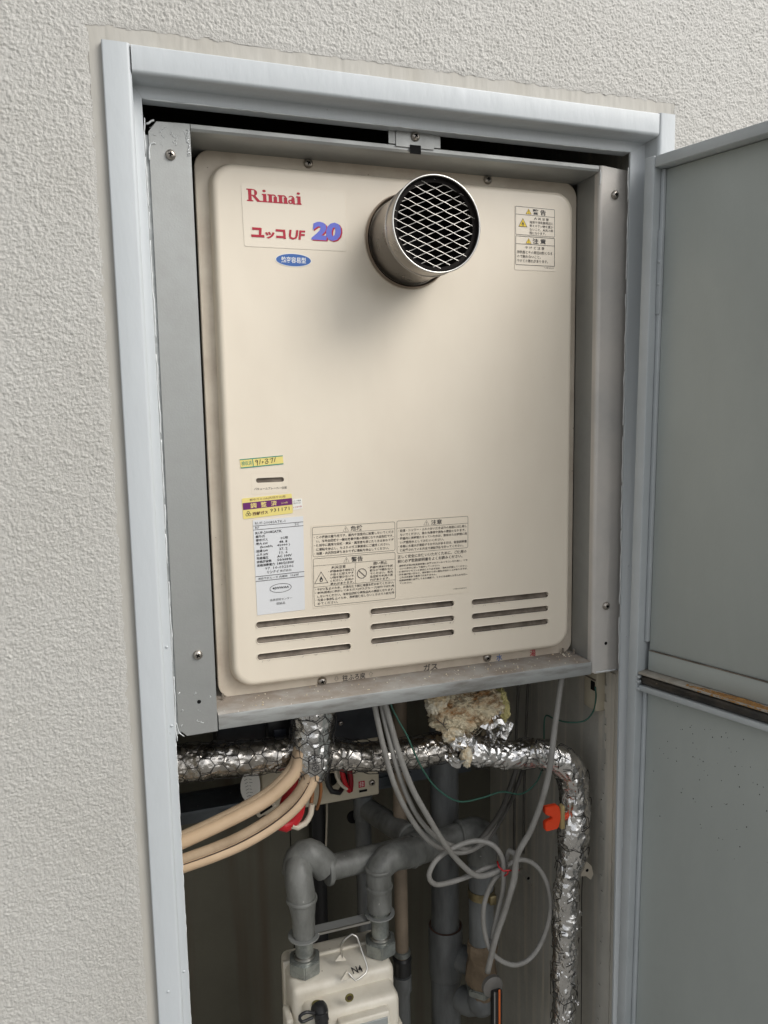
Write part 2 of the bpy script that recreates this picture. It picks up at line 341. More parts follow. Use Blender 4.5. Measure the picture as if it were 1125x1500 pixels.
# ================================================================== WALL
def bandnoise(nx, nz, dx, lam_lo, lam_hi, seed):
    rs = np.random.RandomState(seed); a = rs.randn(nz, nx); A = np.fft.rfft2(a)
    fx = np.fft.rfftfreq(nx, dx); fz = np.fft.fftfreq(nz, dx); f = np.sqrt(fx[None, :]**2 + fz[:, None]**2)
    A[(f > 1/lam_lo) | (f < 1/lam_hi)] = 0; b = np.fft.irfft2(A, s=(nz, nx)); return b/b.std()
YW = -.0285
ox0, ox1, oz1 = -.0895, .5445, .643           # the smooth band's inner edge (just outside the steel frame)
def build_wall():
    wall = thing('stucco_wall', 'rough off-white stucco wall surrounding the pale steel closet frame', 'wall')
    X0, X1, Z0, Z1, D = -.30, .84, -.50, .84, .0011
    nx = int((X1-X0)/D)+1; nz = int((Z1-Z0)/D)+1
    h = bandnoise(nx, nz, D, .0036, .0085, 3); h2 = bandnoise(nx, nz, D, .012, .05, 5); h3 = bandnoise(nx, nz, D, .0027, .0042, 9)
    rs = np.random.RandomState(31)
    def grains(dens, sig, seed_amp):
        a = np.zeros((nz, nx)); k = int(dens*(X1-X0)*(Z1-Z0)*1e6); a[rs.randint(0, nz, k), rs.randint(0, nx, k)] = rs.uniform(.35, 1, k)**seed_amp
        fx = np.fft.rfftfreq(nx, D); fz = np.fft.fftfreq(nz, D); G = np.exp(-2*(PI*sig)**2*(fx[None, :]**2+fz[:, None]**2)); g = np.fft.irfft2(np.fft.rfft2(a)*G, s=(nz, nx))*2*PI*(sig/D)**2
        return g
    g = np.tanh(grains(.15, .00076, 1.3)*1.2)*.00078 + np.tanh(grains(.016, .0013, 2))*.00038
    h = g + h*.00006 + h2*.00004 + h3*.00022
    xs = X0+np.arange(nx)*D; zs = Z0+np.arange(nz)*D; XX, ZZ = np.meshgrid(xs, zs)
    e = bandnoise(nx, nz, D, .012, .09, 21)*.0007
    bl, bt, br = ox0-.0070, oz1+.0105, .5440
    inside = (XX > bl+e) & (XX < br+e) & (ZZ < bt+e)
    Y = YW-.0009-h
    de = np.minimum(np.minimum(np.abs(XX-bl-e)+(ZZ > bt+e)*9, np.abs(XX-br-e)+(ZZ > bt+e)*9), np.abs(ZZ-bt-e)+((XX < bl)|(XX > br))*9)
    fade = np.clip(de/.0065, 0, 1); Y = YW-.0003-(h+.0003)*(.05+.95*fade)
    P = np.stack([XX, Y, ZZ], -1).reshape(-1, 3)
    idx = np.arange(nx*nz).reshape(nz, nx); q = np.stack([idx[:-1, :-1], idx[:-1, 1:], idx[1:, 1:], idx[1:, :-1]], -1).reshape(-1, 4)
    ins = inside.reshape(-1); keep = ~(ins[q].any(1)); q = q[keep]
    me = bpy.data.meshes.new('stucco_render'); used = np.unique(q); mp = -np.ones(len(P), int); mp[used] = np.arange(len(used))
    me.from_pydata(P[used].tolist(), [], mp[q].tolist()); me.update()
    obj('stucco_render', me, M_stucco, wall, smooth=180)
    # the same wall further out, where the photograph does not look
    b = bmesh.new(); yo = YW-.0012
    for a in ((-1.6, X0, Z0, Z1), (X1, 2.6, Z0, Z1), (-1.6, 2.6, Z1, 1.9), (-1.6, ox0-.004, -1.4, Z0), (.556, 2.6, -1.4, Z0)):
        box(b, a[0], a[1], yo, yo+.15, a[2], a[3])
    # masonry behind the displaced skin
    box(b, X0, -.083, YW+.004, .15, Z0, Z1); box(b, .541, X1, YW+.004, .15, Z0, Z1); box(b, -.083, .541, YW+.004, .03, .637, Z1)
    obj('outer_render', b, M_stucco, wall)
    # smooth sealant band
    b = bmesh.new(); r = .006
    def strip(x0, x1, z0, z1, nxx, nzz, vert):
        vs = {}
        for i in range(nxx+1):
            for j in range(nzz+1):
                x = x0+(x1-x0)*i/nxx; z = z0+(z1-z0)*j/nzz
                s = (noise.noise(Vector((x*90, z*(14 if vert else 25), 3))) if not vert else noise.noise(Vector((x*60, z*30, 8))))
                vs[i, j] = b.verts.new((x, YW-.0001-.0003*s-(.0003*noise.noise(Vector((x*260, z*40, 1))) if not vert else 0), z))
        for i in range(nxx):
            for j in range(nzz): b.faces.new((vs[i, j], vs[i+1, j], vs[i+1, j+1], vs[i, j+1]))
    strip(-.104, -.082, -1.0, .662, 8, 400, True); strip(-.0819, .5409, .634, .662, 330, 10, False); strip(.541, .558, -1.0, .662, 6, 300, True)
    obj('smooth_sealant_band', b, M_margin, wall, smooth=180)
    # hairline crack where the band meets the render at top and left
    b = bmesh.new()
    P = [Vector((-.0975+.0012*noise.noise(Vector((0, k*.6, 4))), YW-.0002, .650-k*.006)) for k in range(14)]; tube(b, P, .00015, 4)
    P = [Vector((-.088+k*.005, YW-.0002, .6562+.001*noise.noise(Vector((k*.7, 0, 2))))) for k in range(10)]; tube(b, P, .00018, 4)
    obj('crack', b, M_dark, wall)
build_wall()

# ================================================================== CLOSET INTERIOR
def build_closet():
    t = thing('closet_interior', 'dark stained concrete inside of the recess behind the steel frame', 'recess')
    ZB = -1.25; YB = .38
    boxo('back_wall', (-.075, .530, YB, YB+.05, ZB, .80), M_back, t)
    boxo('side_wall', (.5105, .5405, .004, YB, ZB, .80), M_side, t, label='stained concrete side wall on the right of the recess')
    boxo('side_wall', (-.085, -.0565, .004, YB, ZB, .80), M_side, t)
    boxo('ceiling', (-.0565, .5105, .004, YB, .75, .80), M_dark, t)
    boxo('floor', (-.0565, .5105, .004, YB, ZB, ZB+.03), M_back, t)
    # rough mortar edge where the side wall meets the frame
    b = bmesh.new()
    for k in range(90):
        z = -.05-k*.011; r = .0022+.0014*noise.noise(Vector((0, 0, k*.9)))
        box(b, .5085, .5120, .012+r, .030+random.random()*.012, z-.0055, z+.0055)
    obj('mortar_edge', b, M_side, t)
    # vertical joint in the back panel
    boxo('panel_joint', (.1405, .1415, YB-.002, YB, ZB, -.05), M_dark, t)
build_closet()

# ================================================================== DOOR FRAME
def build_frame():
    t = thing('closet_door_frame', 'pale blue-grey painted steel frame around the heater recess', 'frame')
    YF, YL = -.035, -.010
    def member(name, prof, a, b_, axis, cap=True):
        """profile of (across, depth) swept between two mitred ends; axis 'z' or 'x'"""
        b = bmesh.new(); n = len(prof); A = [b.verts.new(a(*p)) for p in prof]; B = [b.verts.new(b_(*p)) for p in prof]
        for i in range(n-1): b.faces.new((A[i], A[i+1], B[i+1], B[i]))
        bmesh.ops.recalc_face_normals(b, faces=b.faces)
        return obj(name, b, M_frame, t, smooth=25)
    def fil(cx, cy, r, a0, a1, k=5): return [(cx+r*math.cos(math.radians(a0+(a1-a0)*i/k)), cy+r*math.sin(math.radians(a0+(a1-a0)*i/k))) for i in range(k+1)]
    # across (u) measured from the outer edge inwards, depth (y)
    def profile(w, rv, lipw, dp=.0145):
        P = [(0, YW+.006)] + fil(.0015, YF+.0015, .0015, 180, 270) + fil(w-.004, YF+.004, .004, -90, 0) + [(w+rv, YL)]
        P = P[:-1] + [(w, YL-.003), (w+.0008, YL-.0008), (w+.003, YL)] + [(w+lipw-.0012, YL), (w+lipw-.0003, YL+.0003), (w+lipw, YL+.0012), (w+lipw, YL+dp)]
        return P
    pl = profile(.0252, 0, .0088)
    xl = -.0862
    member('left_jamb', pl, lambda u, y: (xl+u, y, -1.22), lambda u, y: (xl+u, y, .6395 if u < .0251 else .6136-(u-.0252)*1.3), 'z')
    pt = profile(.0250, 0, .0120)
    zt = .6388
    member('header', pt, lambda u, y: ((xl+.0254, y, zt-u) if u < .0249 else (xl+.0250+(u-.0250)*.75, y, zt-u)), lambda u, y: (.5191 if u < .0249 else .5193-(u-.0250)*1.7, y, zt-u), 'x')
    prr = profile(.0225, 0, .0206, .0030)
    xr = .5418
    member('right_jamb', prr, lambda u, y: (xr-u, y, -1.22), lambda u, y: (xr-u, y, .6395 if u < .0224 else .6136-(u-.0225)*.583), 'z')
    # paint ridges and flecks: white bead of caulk broken along the inner edge
    b = bmesh.new(); random.seed(4)
    for (xe, s, zr) in ((-.0530, 1, (-.04, .585)), (.4992, -1, (-.03, .585))):
        z = zr[1]
        while z > zr[0]:
            ln = random.uniform(.012, .10); P = []
            k = max(3, int(ln/.004))
            for i in range(k+1):
                zz = z-ln*i/k
                if zz < zr[0]: break
                P.append(Vector((xe+s*(.0018+.0012*noise.noise(Vector((xe*9, 1, zz*70)))), -.0085, zz)))
            if len(P) > 2: tube(b, P, .0009, 6, R=[.0004+.0007*abs(noise.noise(Vector((5, xe, p.z*110)))) for p in P])
            z -= ln+random.uniform(.001, .02)
    z = -.05
    P = [Vector((-.0524+.0007*noise.noise(Vector((0, 2, k*1.1))), -.0095, -.04-k*.006)) for k in range(60)]; tube(b, P, .0007, 5, R=[.0004+.0005*abs(noise.noise(Vector((1, 1, k*.9)))) for k in range(60)])
    P = [Vector((-.05+k*.007, -.0095, .6018+.0009*noise.noise(Vector((k*1.1, 2, 1))))) for k in range(78)]; tube(b, P, .0007, 5, R=[.0003+.0007*abs(noise.noise(Vector((k*.8, 5, 1)))) for k in range(78)])
    obj('caulk_bead', b, M_caulk, t, smooth=180)
    # drips in the paint
    b = bmesh.new()
    for x, y, z in ((-.0565, -.0102, .065), (-.0560, -.0102, -.02), (.509, -.0102, .105), (.508, -.0102, .014), (.510, -.0102, -.07), (-.075, -.0352, -.30), (-.057, -.0102, -.30)):
        lathe(b, [(.0017, 0), (.0013, .0005), (.0002, .0009)], (x, y, z), (0, -1, 0), 8, False)
    obj('paint_drips', b, M_frame, t, smooth=180)
build_frame()

# ================================================================== screws
def screw_head(name, p, r, parent, axis=(0, -1, 0), rot=.5):
    prof = [(r*1.0, 0), (r*1.0, r*.18), (r*.86, r*.45), (r*.55, r*.66), (r*.12, r*.72)]
    s = latheo(name, prof, p, axis, M_screw, parent, seg=18)
    b = bmesh.new(); A = Vector(axis).normalized(); u = A.orthogonal().normalized(); v = A.cross(u); c, sn = math.cos(rot), math.sin(rot)
    u, v = u*c+v*sn, v*c-u*sn; o = Vector(p)+A*r*.5
    for (a, d) in ((u, v), (v, u)):
        h = r*.52; w = r*.14
        P = [o+a*x+d*y+A*zz for x, y, zz in ((-h, -w, 0), (h, -w, 0), (h, w, 0), (-h, w, 0), (-h*.8, -w, r*.27), (h*.8, -w, r*.27), (h*.8, w, r*.27), (-h*.8, w, r*.27))]
        vs = [b.verts.new(q) for q in P]
        for f in ((3, 2, 1, 0), (4, 5, 6, 7), (0, 1, 5, 4), (1, 2, 6, 5), (2, 3, 7, 6), (3, 0, 4, 7)): b.faces.new([vs[i] for i in f])
    obj('cross_slot', b, M_dark, s)
    return s

# ================================================================== MOUNTING FRAME
def build_mount():
    t = thing('mounting_frame', 'dull galvanised steel frame of plates and shelf holding the heater', 'mounting frame')
    # left plate with cut corners and a return to the back
    b = bmesh.new()
    prism(b, [(-.0392, .5867), (-.0075, .5875), (-.0075, -.0380), (-.0400, -.0385), (-.0485, -.0300), (-.0488, .10), (-.0475, .40), (-.0472, .560), (-.0472, .5765)], .0018, Matrix.Translation((0, .0022, 0)))
    box(b, -.0093, -.0076, .0041, .060, -.0375, .587)
    obj('side_plate', b, M_galv, t, label='grey left plate of the mounting frame')
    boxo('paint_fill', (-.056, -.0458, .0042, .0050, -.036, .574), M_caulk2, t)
    # right plate: rounded nose, flange to the back
    b = bmesh.new(); P = [(.5083, .0068), (.5080, .0040), (.5063, .0024), (.4690, .0022)]
    for i in range(6):
        a = math.radians(90*i/5); P.append((.4690-.0042*math.sin(a), .0064-.0042*math.cos(a)))
    P += [(.4648, .0120)]
    zt, zb = .5880, -.0335
    A = [b.verts.new((x, y, zt if x < .497 else zt-(x-.497)*.35)) for x, y in P]; B = [b.verts.new((x, y, zb-(.0015 if x > .468 else 0))) for x, y in P]
    for i in range(len(P)-1): b.faces.new((A[i], B[i], B[i+1], A[i+1]))
    bmesh.ops.recalc_face_normals(b, faces=b.faces)
    boxo('plate_return', (.4650, .4662, .0115, .0490, zb, zt-.006), M_galv, t)
    obj('side_plate', b, M_galvr, t, smooth=30, label='paler brownish right plate of the mounting frame')
    # top channel: thin front edge, wide underside
    b = bmesh.new()
    P = [(.0625, .5858), (.0052, .5858), (.0030, .5846), (.0022, .5820), (.0022, .5800)]
    P = [(.075, .600), (.075, .5795), (.0065, .5800), (.0036, .5812), (.0022, .5836), (.0022, .5874), (.0040, .5878), (.0050, .5874)]
    A = [b.verts.new((-.0068, y, z)) for y, z in P]; B = [b.verts.new((.4640, y, z)) for y, z in P]
    for i in range(len(P)-1): b.faces.new((A[i], A[i+1], B[i+1], B[i]))
    bmesh.ops.recalc_face_normals(b, faces=b.faces)
    obj('top_channel', b, M_galv, t, smooth=30)
    # clip with ears and notch
    cx = .2303
    b = bmesh.new(); Mt = Matrix.Translation((0, .0004, 0))
    prism(b, [(cx-.022, .5860), (cx-.022, .6000), (cx-.0165, .6050), (cx+.0165, .6050), (cx+.022, .6000), (cx+.022, .5860), (cx+.0062, .5860), (cx+.0062, .5880), (cx-.0062, .5880), (cx-.0062, .5860)], .0016, Mt)
    for s in (-1, 1):
        x0, x1 = sorted((cx+s*.0222, cx+s*.0300)); box(b, x0, x1, .0016, .003, .5885, .6062)
    c = obj('hanging_clip', b, M_galv, t)
    boxo('notch', (cx-.0063, cx+.0063, -.0004, .0003, .5795, .5885), M_dark, c)  # black block in front of the clip paints the notch's darkness
    # bottom shelf: dusty top, scuffed front lip
    b = bmesh.new(); P = [(.115, -.0182), (.008, -.0182), (.0045, -.0190), (.0028, -.0205)]
    nx = 120; prev = None
    for i in range(nx+1):
        x = -.0066+(.4706)*i/nx; row = [b.verts.new((x, y, z+.0004*noise.noise(Vector((x*30, y*30, 0))))) for y, z in P]
        if prev:
            for k in range(len(P)-1): b.faces.new((prev[k], row[k], row[k+1], prev[k+1]))
        prev = row
    bmesh.ops.recalc_face_normals(b, faces=b.faces)
    sh = obj('shelf_top', b, M_shelf, t, smooth=50)
    b = bmesh.new(); P = [(.0028, -.0206), (.0022, -.0225), (.0024, -.0355), (.0032, -.0372), (.0048, -.0374), (.0055, -.036), (.0055, -.0225)]
    A = [b.verts.new((-.0062, y, z)) for y, z in P]; B = [b.verts.new((.4642, y, z+.002)) for y, z in P]
    for i in range(len(P)-1): b.faces.new((A[i], A[i+1], B[i+1], B[i]))
    bmesh.ops.recalc_face_normals(b, faces=b.faces)
    obj('shelf_lip', b, M_shelff, t, smooth=40)
    boxo('shelf_underside', (-.0062, .4642, .0056, .11, -.0205, -.0192), M_galv, t)
    for p, rt in (((-.0274, .0021, .5565), .6), ((-.0248, .0021, .0494), .2), ((.4864, .0021, .5558), .9), ((.4843, .0021, .0530), .4), ((cx, .0003, .5975), .3)):
        screw_head('screw', p,   .0051 if p[0] != cx else .0052, t, rot=rt)
    for p in ((-.0258, .0021, -.0025), (.4853, .0021, .0036)):
        latheo('screw_hole', [(.0022, 0), (.0020, .0002)], p, (0, -1, 0), M_dark, t, 12)
    # scratches and paint smears near plate tops
    b = bmesh.new(); random.seed(11)
    for k in range(26):
        x = random.uniform(-.045, -.010); z = random.choice((random.uniform(.565, .583), random.uniform(-.03, .012)))
        P = [Vector((x+random.uniform(-.0015, .0015)*i, .0020, z-.0012*i)) for i in range(3)]; tube(b, P, random.uniform(.00015, .0004), 4)
    for k in range(14):
        P = [Vector((-.0095+random.uniform(-.002, .001), .0019, .583-k*.0018+random.uniform(-.001, .001))) + Vector((random.uniform(-.001, .001), 0, -.001*i)) for i in range(3)]; tube(b, P, .0005, 4)
    P = [Vector((-.0475, .0018, .550)), Vector((-.0473, .0016, .560)), Vector((-.0452, .0016, .5655)), Vector((-.041, .0018, .566))]; tube(b, P, .0007, 6, step=.002)
    P = [Vector((-.0490, .0012, .583)), Vector((-.0465, .0012, .584)), Vector((-.0440, .0018, .5865)), Vector((-.0415, .0018, .5872))]; tube(b, P, .001, 6, step=.002)
    P = [Vector((-.0505, .0012, -.022)), Vector((-.0480, .0012, -.033)), Vector((-.0430, .0018, -.0385))]; tube(b, P, .0005, 6, step=.002)
    P = [Vector((.4655, .0018, .583)), Vector((.4660, .0014, .575)), Vector((.4652, .0018, .566))]; tube(b, P, .0008, 6, step=.002)
    P = [Vector((.4700+k*.004, .0008, -.0325+.0008*noise.noise(Vector((k*.8, 0, 0))))) for k in range(9)]; tube(b, P, .0009, 6)
    obj('paint_smears', b, M_caulk, t, smooth=180, kind='stuff')
    # grit lying on the shelf
    b = bmesh.new()
    for k in range(110):
        x = random.uniform(0, .455); y = random.uniform(.006, .046); r = random.uniform(.0003, .0009)*(1.6 if k < 12 else 1)
        if k < 14: x = random.uniform(.43, .462); y = random.uniform(.03, .05)
        bmesh.ops.create_icosphere(b, subdivisions=1, radius=r, matrix=Matrix.Translation((x, y, -.0179)))
    obj('grit', b, M_woolw, t, kind='stuff')
    for x, y in ((.0035, .040), (.448, .044), (.460, .036)):
        latheo('bolt_stub', [(.0016, 0), (.0016, .007), (.001, .0075)], (x, y, -.018), (0, 0, 1), M_screw, t, 8)
build_mount()

# ================================================================== WATER HEATER
def build_heater():
    t = thing('water_heater', 'cream gas water heater with round grilled flue and louvred front', 'water heater', loc=(0, 0, 0))
    boxo('casing', (.004, .461, .053, .285, -.0165, .577), M_body, t, bev=.004)
    # pressed front cover lofted through rounded rectangles, slots cut through
    FY = .034
    rings = [(-.0000, .0520, .019), (-.0000, .0505, .019), (.0008, .0498, .0185)]         # inset, y, corner radius
    O = (.0000, .4650, -.0215, .5810)
    rings = [(0, .0530, .019), (0, .0507, .019), (.0008, .0499, .0185), (.0085, .0497, .0135)]
    I0 = (.0120, .4545, -.0085, .5680)      # foot of the raised face
    def ring(rect, y, r, K=10): return [(x, y, z) for x, z in rrect(rect[0], rect[1], rect[2], rect[3], r, K)]
    RR = []
    for ins, y, r in rings: RR.append(ring((O[0]+ins, O[1]-ins, O[2]+ins, O[3]-ins), y, r))
    H = .0497-FY; r = .0062
    RR.append(ring((I0[0]-.0008, I0[1]+.0008, I0[2]-.0008, I0[3]+.0008), .0497, .0245)); RR.append(ring(I0, .0497, .024))
    for k in range(1, 5):      # concave fillet
        a = math.radians(90*k/4); d = .0022*math.sin(a); RR.append(ring((I0[0]+d, I0[1]-d, I0[2]+d, I0[3]-d), .0497-.0022*(1-math.cos(a)), .024))
    for k in range(0, 7):
        a = math.radians(90*k/6); d = .0022+.0012+r*(1-math.cos(a)); RR.append(ring((I0[0]+d, I0[1]-d, I0[2]+d, I0[3]-d), FY+r-r*math.sin(a), .0235-.4*(d-.0034)))
    for k in (.0006, .0016): RR.append(ring((I0[0]+d+k, I0[1]-d-k, I0[2]+d+k, I0[3]-d-k), FY, .0235-.4*(d-.0034)-k*.5))
    b = bmesh.new(); VV = [[b.verts.new(p) for p in R_] for R_ in RR]
    n = len(VV[0])
    for a, c in zip(VV, VV[1:]):
        for k in range(n): b.faces.new((a[k], a[(k+1) % n], c[(k+1) % n], c[k]))
    # thickness: inner skin to make it a closed shell for the cut
    b.faces.new(VV[-1])
    bmesh.ops.recalc_face_normals(b, faces=b.faces)
    if sum(f.normal.y*f.calc_area() for f in b.faces) > 0: bmesh.ops.reverse_faces(b, faces=b.faces)
    inner = [b.verts.new((v.co.x, .0560, v.co.z)) for v in VV[0]]
    for k in range(n): b.faces.new((VV[0][(k+1) % n], VV[0][k], inner[k], inner[(k+1) % n]))
    b.faces.new(list(reversed(inner))); bmesh.ops.recalc_face_normals(b, faces=b.faces)
    cover = obj('front_cover', b, None, t)
    cb = bmesh.new()
    slots = []
    for xs, zs in (((.0433, .1540), (.0664, .0484, .0290)), ((.1790, .2872), (.0682, .0496, .0320)), ((.3111, .4195), (.0670, .0490, .0316))):
        for z in zs: slots.append((xs[0], xs[1], z))
    for x0, x1, z in slots: prism(cb, rrect(x0, x1, z-.0037, z+.0037, .00365, 5), .0105, Matrix.Translation((0, FY-.003, 0)))
    prism(cb, rrect(.0496, .0809, .2273, .2325, .00255, 5), .0055, Matrix.Translation((0, FY-.003, 0)))
    cut = obj('cutter', cb); cut.parent = None
    md = cover.modifiers.new('cut', 'BOOLEAN'); md.object = cut; md.solver = 'EXACT'; md.operation = 'DIFFERENCE'
    dg = bpy.context.evaluated_depsgraph_get(); me = bpy.data.meshes.new_from_object(cover.evaluated_get(dg)); me.name = 'front_cover'
    cover.modifiers.clear(); cover.data = me; bpy.data.objects.remove(cut)
    me.materials.clear(); me.materials.append(M_cream); me.materials.append(M_cream2); me.materials.append(M_dirt)
    for p in me.polygons:
        c = p.center; nm = p.normal; p.material_index = 0
        edge = c.x < I0[0]+.0015 or c.x > I0[1]-.0015 or c.z < I0[2]+.0015 or c.z > I0[3]-.0015
        if c.y > .0485: p.material_index = 1
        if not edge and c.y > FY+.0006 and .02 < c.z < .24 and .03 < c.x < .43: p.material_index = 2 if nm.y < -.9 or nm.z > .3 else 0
    me.shade_smooth(); me.set_sharp_from_angle(angle=math.radians(35))
    # pressed lip along each slot
    for x0, x1, z in slots:
        b = bmesh.new(); P = [Vector((x, FY-.0001, zz)) for x, zz in rrect(x0-.0004, x1+.0004, z-.0040, z+.0040, .0039, 5)]; P.append(P[0]); tube(b, P, .00055, 5, False)
        # sloping vane inside
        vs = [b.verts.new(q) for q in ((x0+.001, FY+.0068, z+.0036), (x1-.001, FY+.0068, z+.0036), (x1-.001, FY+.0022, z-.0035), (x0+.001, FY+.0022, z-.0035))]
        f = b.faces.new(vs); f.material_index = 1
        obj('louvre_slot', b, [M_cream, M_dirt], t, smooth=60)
    b = bmesh.new(); random.seed(5)
    # cobweb and dirt flecks by the slots
    for k in range(60):
        x0, x1, z = random.choice(slots); x = random.uniform(x0, x1); P = [Vector((x, FY-.0002, z-.0034-random.random()*.001)), Vector((x+random.uniform(-.002, .002), FY-.0003, z-.005-random.random()*.002))]
        tube(b, P, .00012, 3)
    obj('dirt_flecks', b, M_dirt, t, kind='stuff')
    for x, z, rt in ((.1229, .5754, .3), (.3415, .5752, .8), (.1216, -.0145, 1.1), (.3397, -.0115, .2)): screw_head('screw', (x, .0495, z),   .0056 if z < 0 else .0052, t, rot=rt)
    # ---- flue
    fx, fz, fr, fy = .234, .4949, .0488, -.050
    fl = latheo('flue_pipe', [(fr-.001, FY+.016), (fr-.001, -.022), (fr-.0004, -.0235), (fr+.0006, -.0245), (fr+.0006, -.0262), (fr-.0003, -.0272), (fr-.0002, fy+.004), (fr+.0004, fy+.0022)], (fx, 0, fz), (0, 1, 0), M_ss, t, 72, False, False, 40)
    b = bmesh.new(); P = []
    for k in range(72): a = 2*PI*k/72; P.append(Vector((fx+(fr)*math.cos(a), fy+.0008, fz+(fr)*math.sin(a))))
    P.append(P[0]); P.append(P[1]); tube(b, P, .0011, 8, False); obj('rolled_rim', b, M_rim, fl, smooth=180)
    latheo('inner_tube', [(fr-.0016, fy+.001), (fr-.0022, fy+.006), (fr-.0024, .034), (fr-.010, .045)], (fx, 0, fz), (0, 1, 0), M_shade_steel, fl, 60, False, False)
    latheo('grille_ring', [(fr-.0023, fy+.0048), (fr-.0060, fy+.0050), (fr-.0060, fy+.0062), (fr-.0023, fy+.0062)], (fx, 0, fz), (0, 1, 0), M_shade_steel, fl, 60, False, False)
    latheo('shade_backing', [(fr-.0023, .0300), (fr-.0023, .0310)], (fx, 0, fz), (0, 1, 0), M_flue_shade, fl, 40)  # black disc hides the cover and paints the flue's depth as shade
    latheo('inner_elbow', [(.030, .0), (.031, .0265)], (fx-.006, .003, fz-.004), (0, 1, 0), mat('shaded_elbow_steel', (.022, .016, .014), .7, 0, spec=.2), fl, 40, False, False)  # elbow colour darkened to carry the shade inside the flue
    latheo('flue_seal', [(fr-.0005, .0345), (fr+.0022, .0342), (fr+.0028, .0330), (fr+.0034, .0318), (fr+.0040, .0325), (fr+.0044, .0345)], (fx, 0, fz), (0, 1, 0), M_cream2, t, 72, False, False)
    latheo('dark_flue_gap', [(fr-.0008, .0336), (fr+.0030, .0334)], (fx, 0, fz), (0, -1, 0), M_dark, t, 60) if False else None
    b = bmesh.new()
    lathe(b, [(fr+.0000, .0335), (fr+.0004, .0285), (fr+.0024, .0270), (fr+.0036, .0300), (fr+.0038, .0338)], (fx, 0, fz), (0, 1, 0), 72, False, False)
    obj('flue_collar', b, M_ssd, t, smooth=60, label='dark brown collar where the flue leaves the cover')
    # expanded metal grille
    b = bmesh.new(); R = fr-.0026; px, pz = .0206, .0087
    y0 = fy+.0056; tx, tz = px, pz; dirn = Vector((tx, 0, tz)).normalized()
    for s in (1, -1):
        d = Vector((tx, 0, s*tz)).normalized(); nrm = Vector((-d.z, 0, d.x)); sp = tx*tz/math.hypot(tx, tz)
        for k in range(-14, 15):
            o = nrm*(sp*(k+.25)); h2 = R*R-o.length_squared
            if h2 <= 0: continue
            h = math.sqrt(h2); a = Vector((fx, y0+(.0003 if s > 0 else -.0002), fz))+o; m = int(h/.0024)+1
            P = [a+d*(-h+2*h*i/m) for i in range(m+1)]
            P = [p+Vector((0, .0005*math.sin(i*1.7+k), 0)) for i, p in enumerate(P)]
            tube(b, P, .00036, 5, True)
    obj('grille', b, M_grille, t, smooth=60, label='diamond mesh grille across the flue mouth')
    # ---------------- lettering and stickers
    st = lambda name, c, m, **k: Sticker(name, c, FY-.0001, m, parent=t, **k)
    M_clear = mat('clear_film', (.775, .70, .58), .22, spec=.6)
    s = st('brand_sticker', [(.0456, .5435), (.1592, .5435), (.1602, .4806), (.0468, .4802)], M_clear, round_=1.5, label='clear sticker with the red maker name and model')
    # maker's name, slab serif letters built from strokes
    def serif(s, x, y, h, m):
        T = h*.225; t2 = h*.065
        opt = s.pt; x00 = x; s.pt = lambda X, Y_, l: opt(x00+(X-x00)*1.27, Y_, l)
        def stem(x, y0, y1, w=T): s.rect(x, y0, x+w, y1, m)
        def sl(x0, x1, yy): s.rect(x0, yy-t2, x1, yy+t2*.6, m)
        xh = y+h*.33; B = y+h
        def arc(cx, cy, rx, ry, a0, a1, w0, w1, n=12):
            k = s.mi(INK[m]); l = s.up(); O = []; I = []
            for i in range(n+1):
                a = math.radians(a0+(a1-a0)*i/n); w = w0+(w1-w0)*math.sin(PI*i/n)
                O.append(s.b.verts.new(s.pt(cx+rx*math.cos(a), cy-ry*math.sin(a), l))); I.append(s.b.verts.new(s.pt(cx+(rx-w)*math.cos(a), cy-(ry-w*.55)*math.sin(a), l)))
            for i in range(n): f = s.b.faces.new((O[i], O[i+1], I[i+1], I[i])); f.material_index = k
        # R
        stem(x+h*.10, y+t2*.5, B); sl(x, x+h*.40, y+t2); sl(x, x+h*.42, B-t2*.6)
        s.rect(x+h*.25, y+t2*.3, x+h*.45, y+h*.10, m); s.rect(x+h*.25, y+h*.46, x+h*.45, y+h*.56, m); arc(x+h*.43, y+h*.29, h*.27, h*.275, 90, -90, h*.09, h*.20)
        s.poly([(x+h*.34, y+h*.52), (x+h*.56, y+h*.50), (x+h*.90, B-t2*.4), (x+h*.68, B+t2*.2)], m); sl(x+h*.66, x+h*.98, B-t2*.6); x += h*1.00
        def i_(x):
            stem(x+h*.07, xh, B); sl(x, x+h*.16, xh+t2); sl(x-h*.01, x+h*.34, B-t2*.6); s.ellipse(x+h*.155, y+h*.10, h*.115, h*.10, m, 16); return x+h*.37
        def n_(x):
            stem(x+h*.07, xh, B); sl(x, x+h*.16, xh+t2); sl(x-h*.01, x+h*.33, B-t2*.6)
            arc(x+h*.38, xh+h*.20, h*.20, h*.21, 165, 0, h*.05, h*.17); stem(x+h*.40, xh+h*.18, B); sl(x+h*.36, x+h*.66, B-t2*.6); return x+h*.68
        x = i_(x); x = n_(x); x = n_(x)
        # a
        arc(x+h*.22, xh+h*.19, h*.20, h*.20, 160, 0, h*.08, h*.14); stem(x+h*.24, xh+h*.17, B-h*.05, T*.95); s.poly([(x+h*.24, B-h*.12), (x+h*.42, B-h*.12), (x+h*.54, B-t2*.5), (x+h*.46, B+t2*.3), (x+h*.36, B)], m)
        s.ring(x+h*.17, B-h*.18, h*.115, h*.13, h*.10, m, 18); x += h*.56
        i_(x); s.pt = opt
    serif(s, 5.3, 4.0, 12.8, 'crimson')
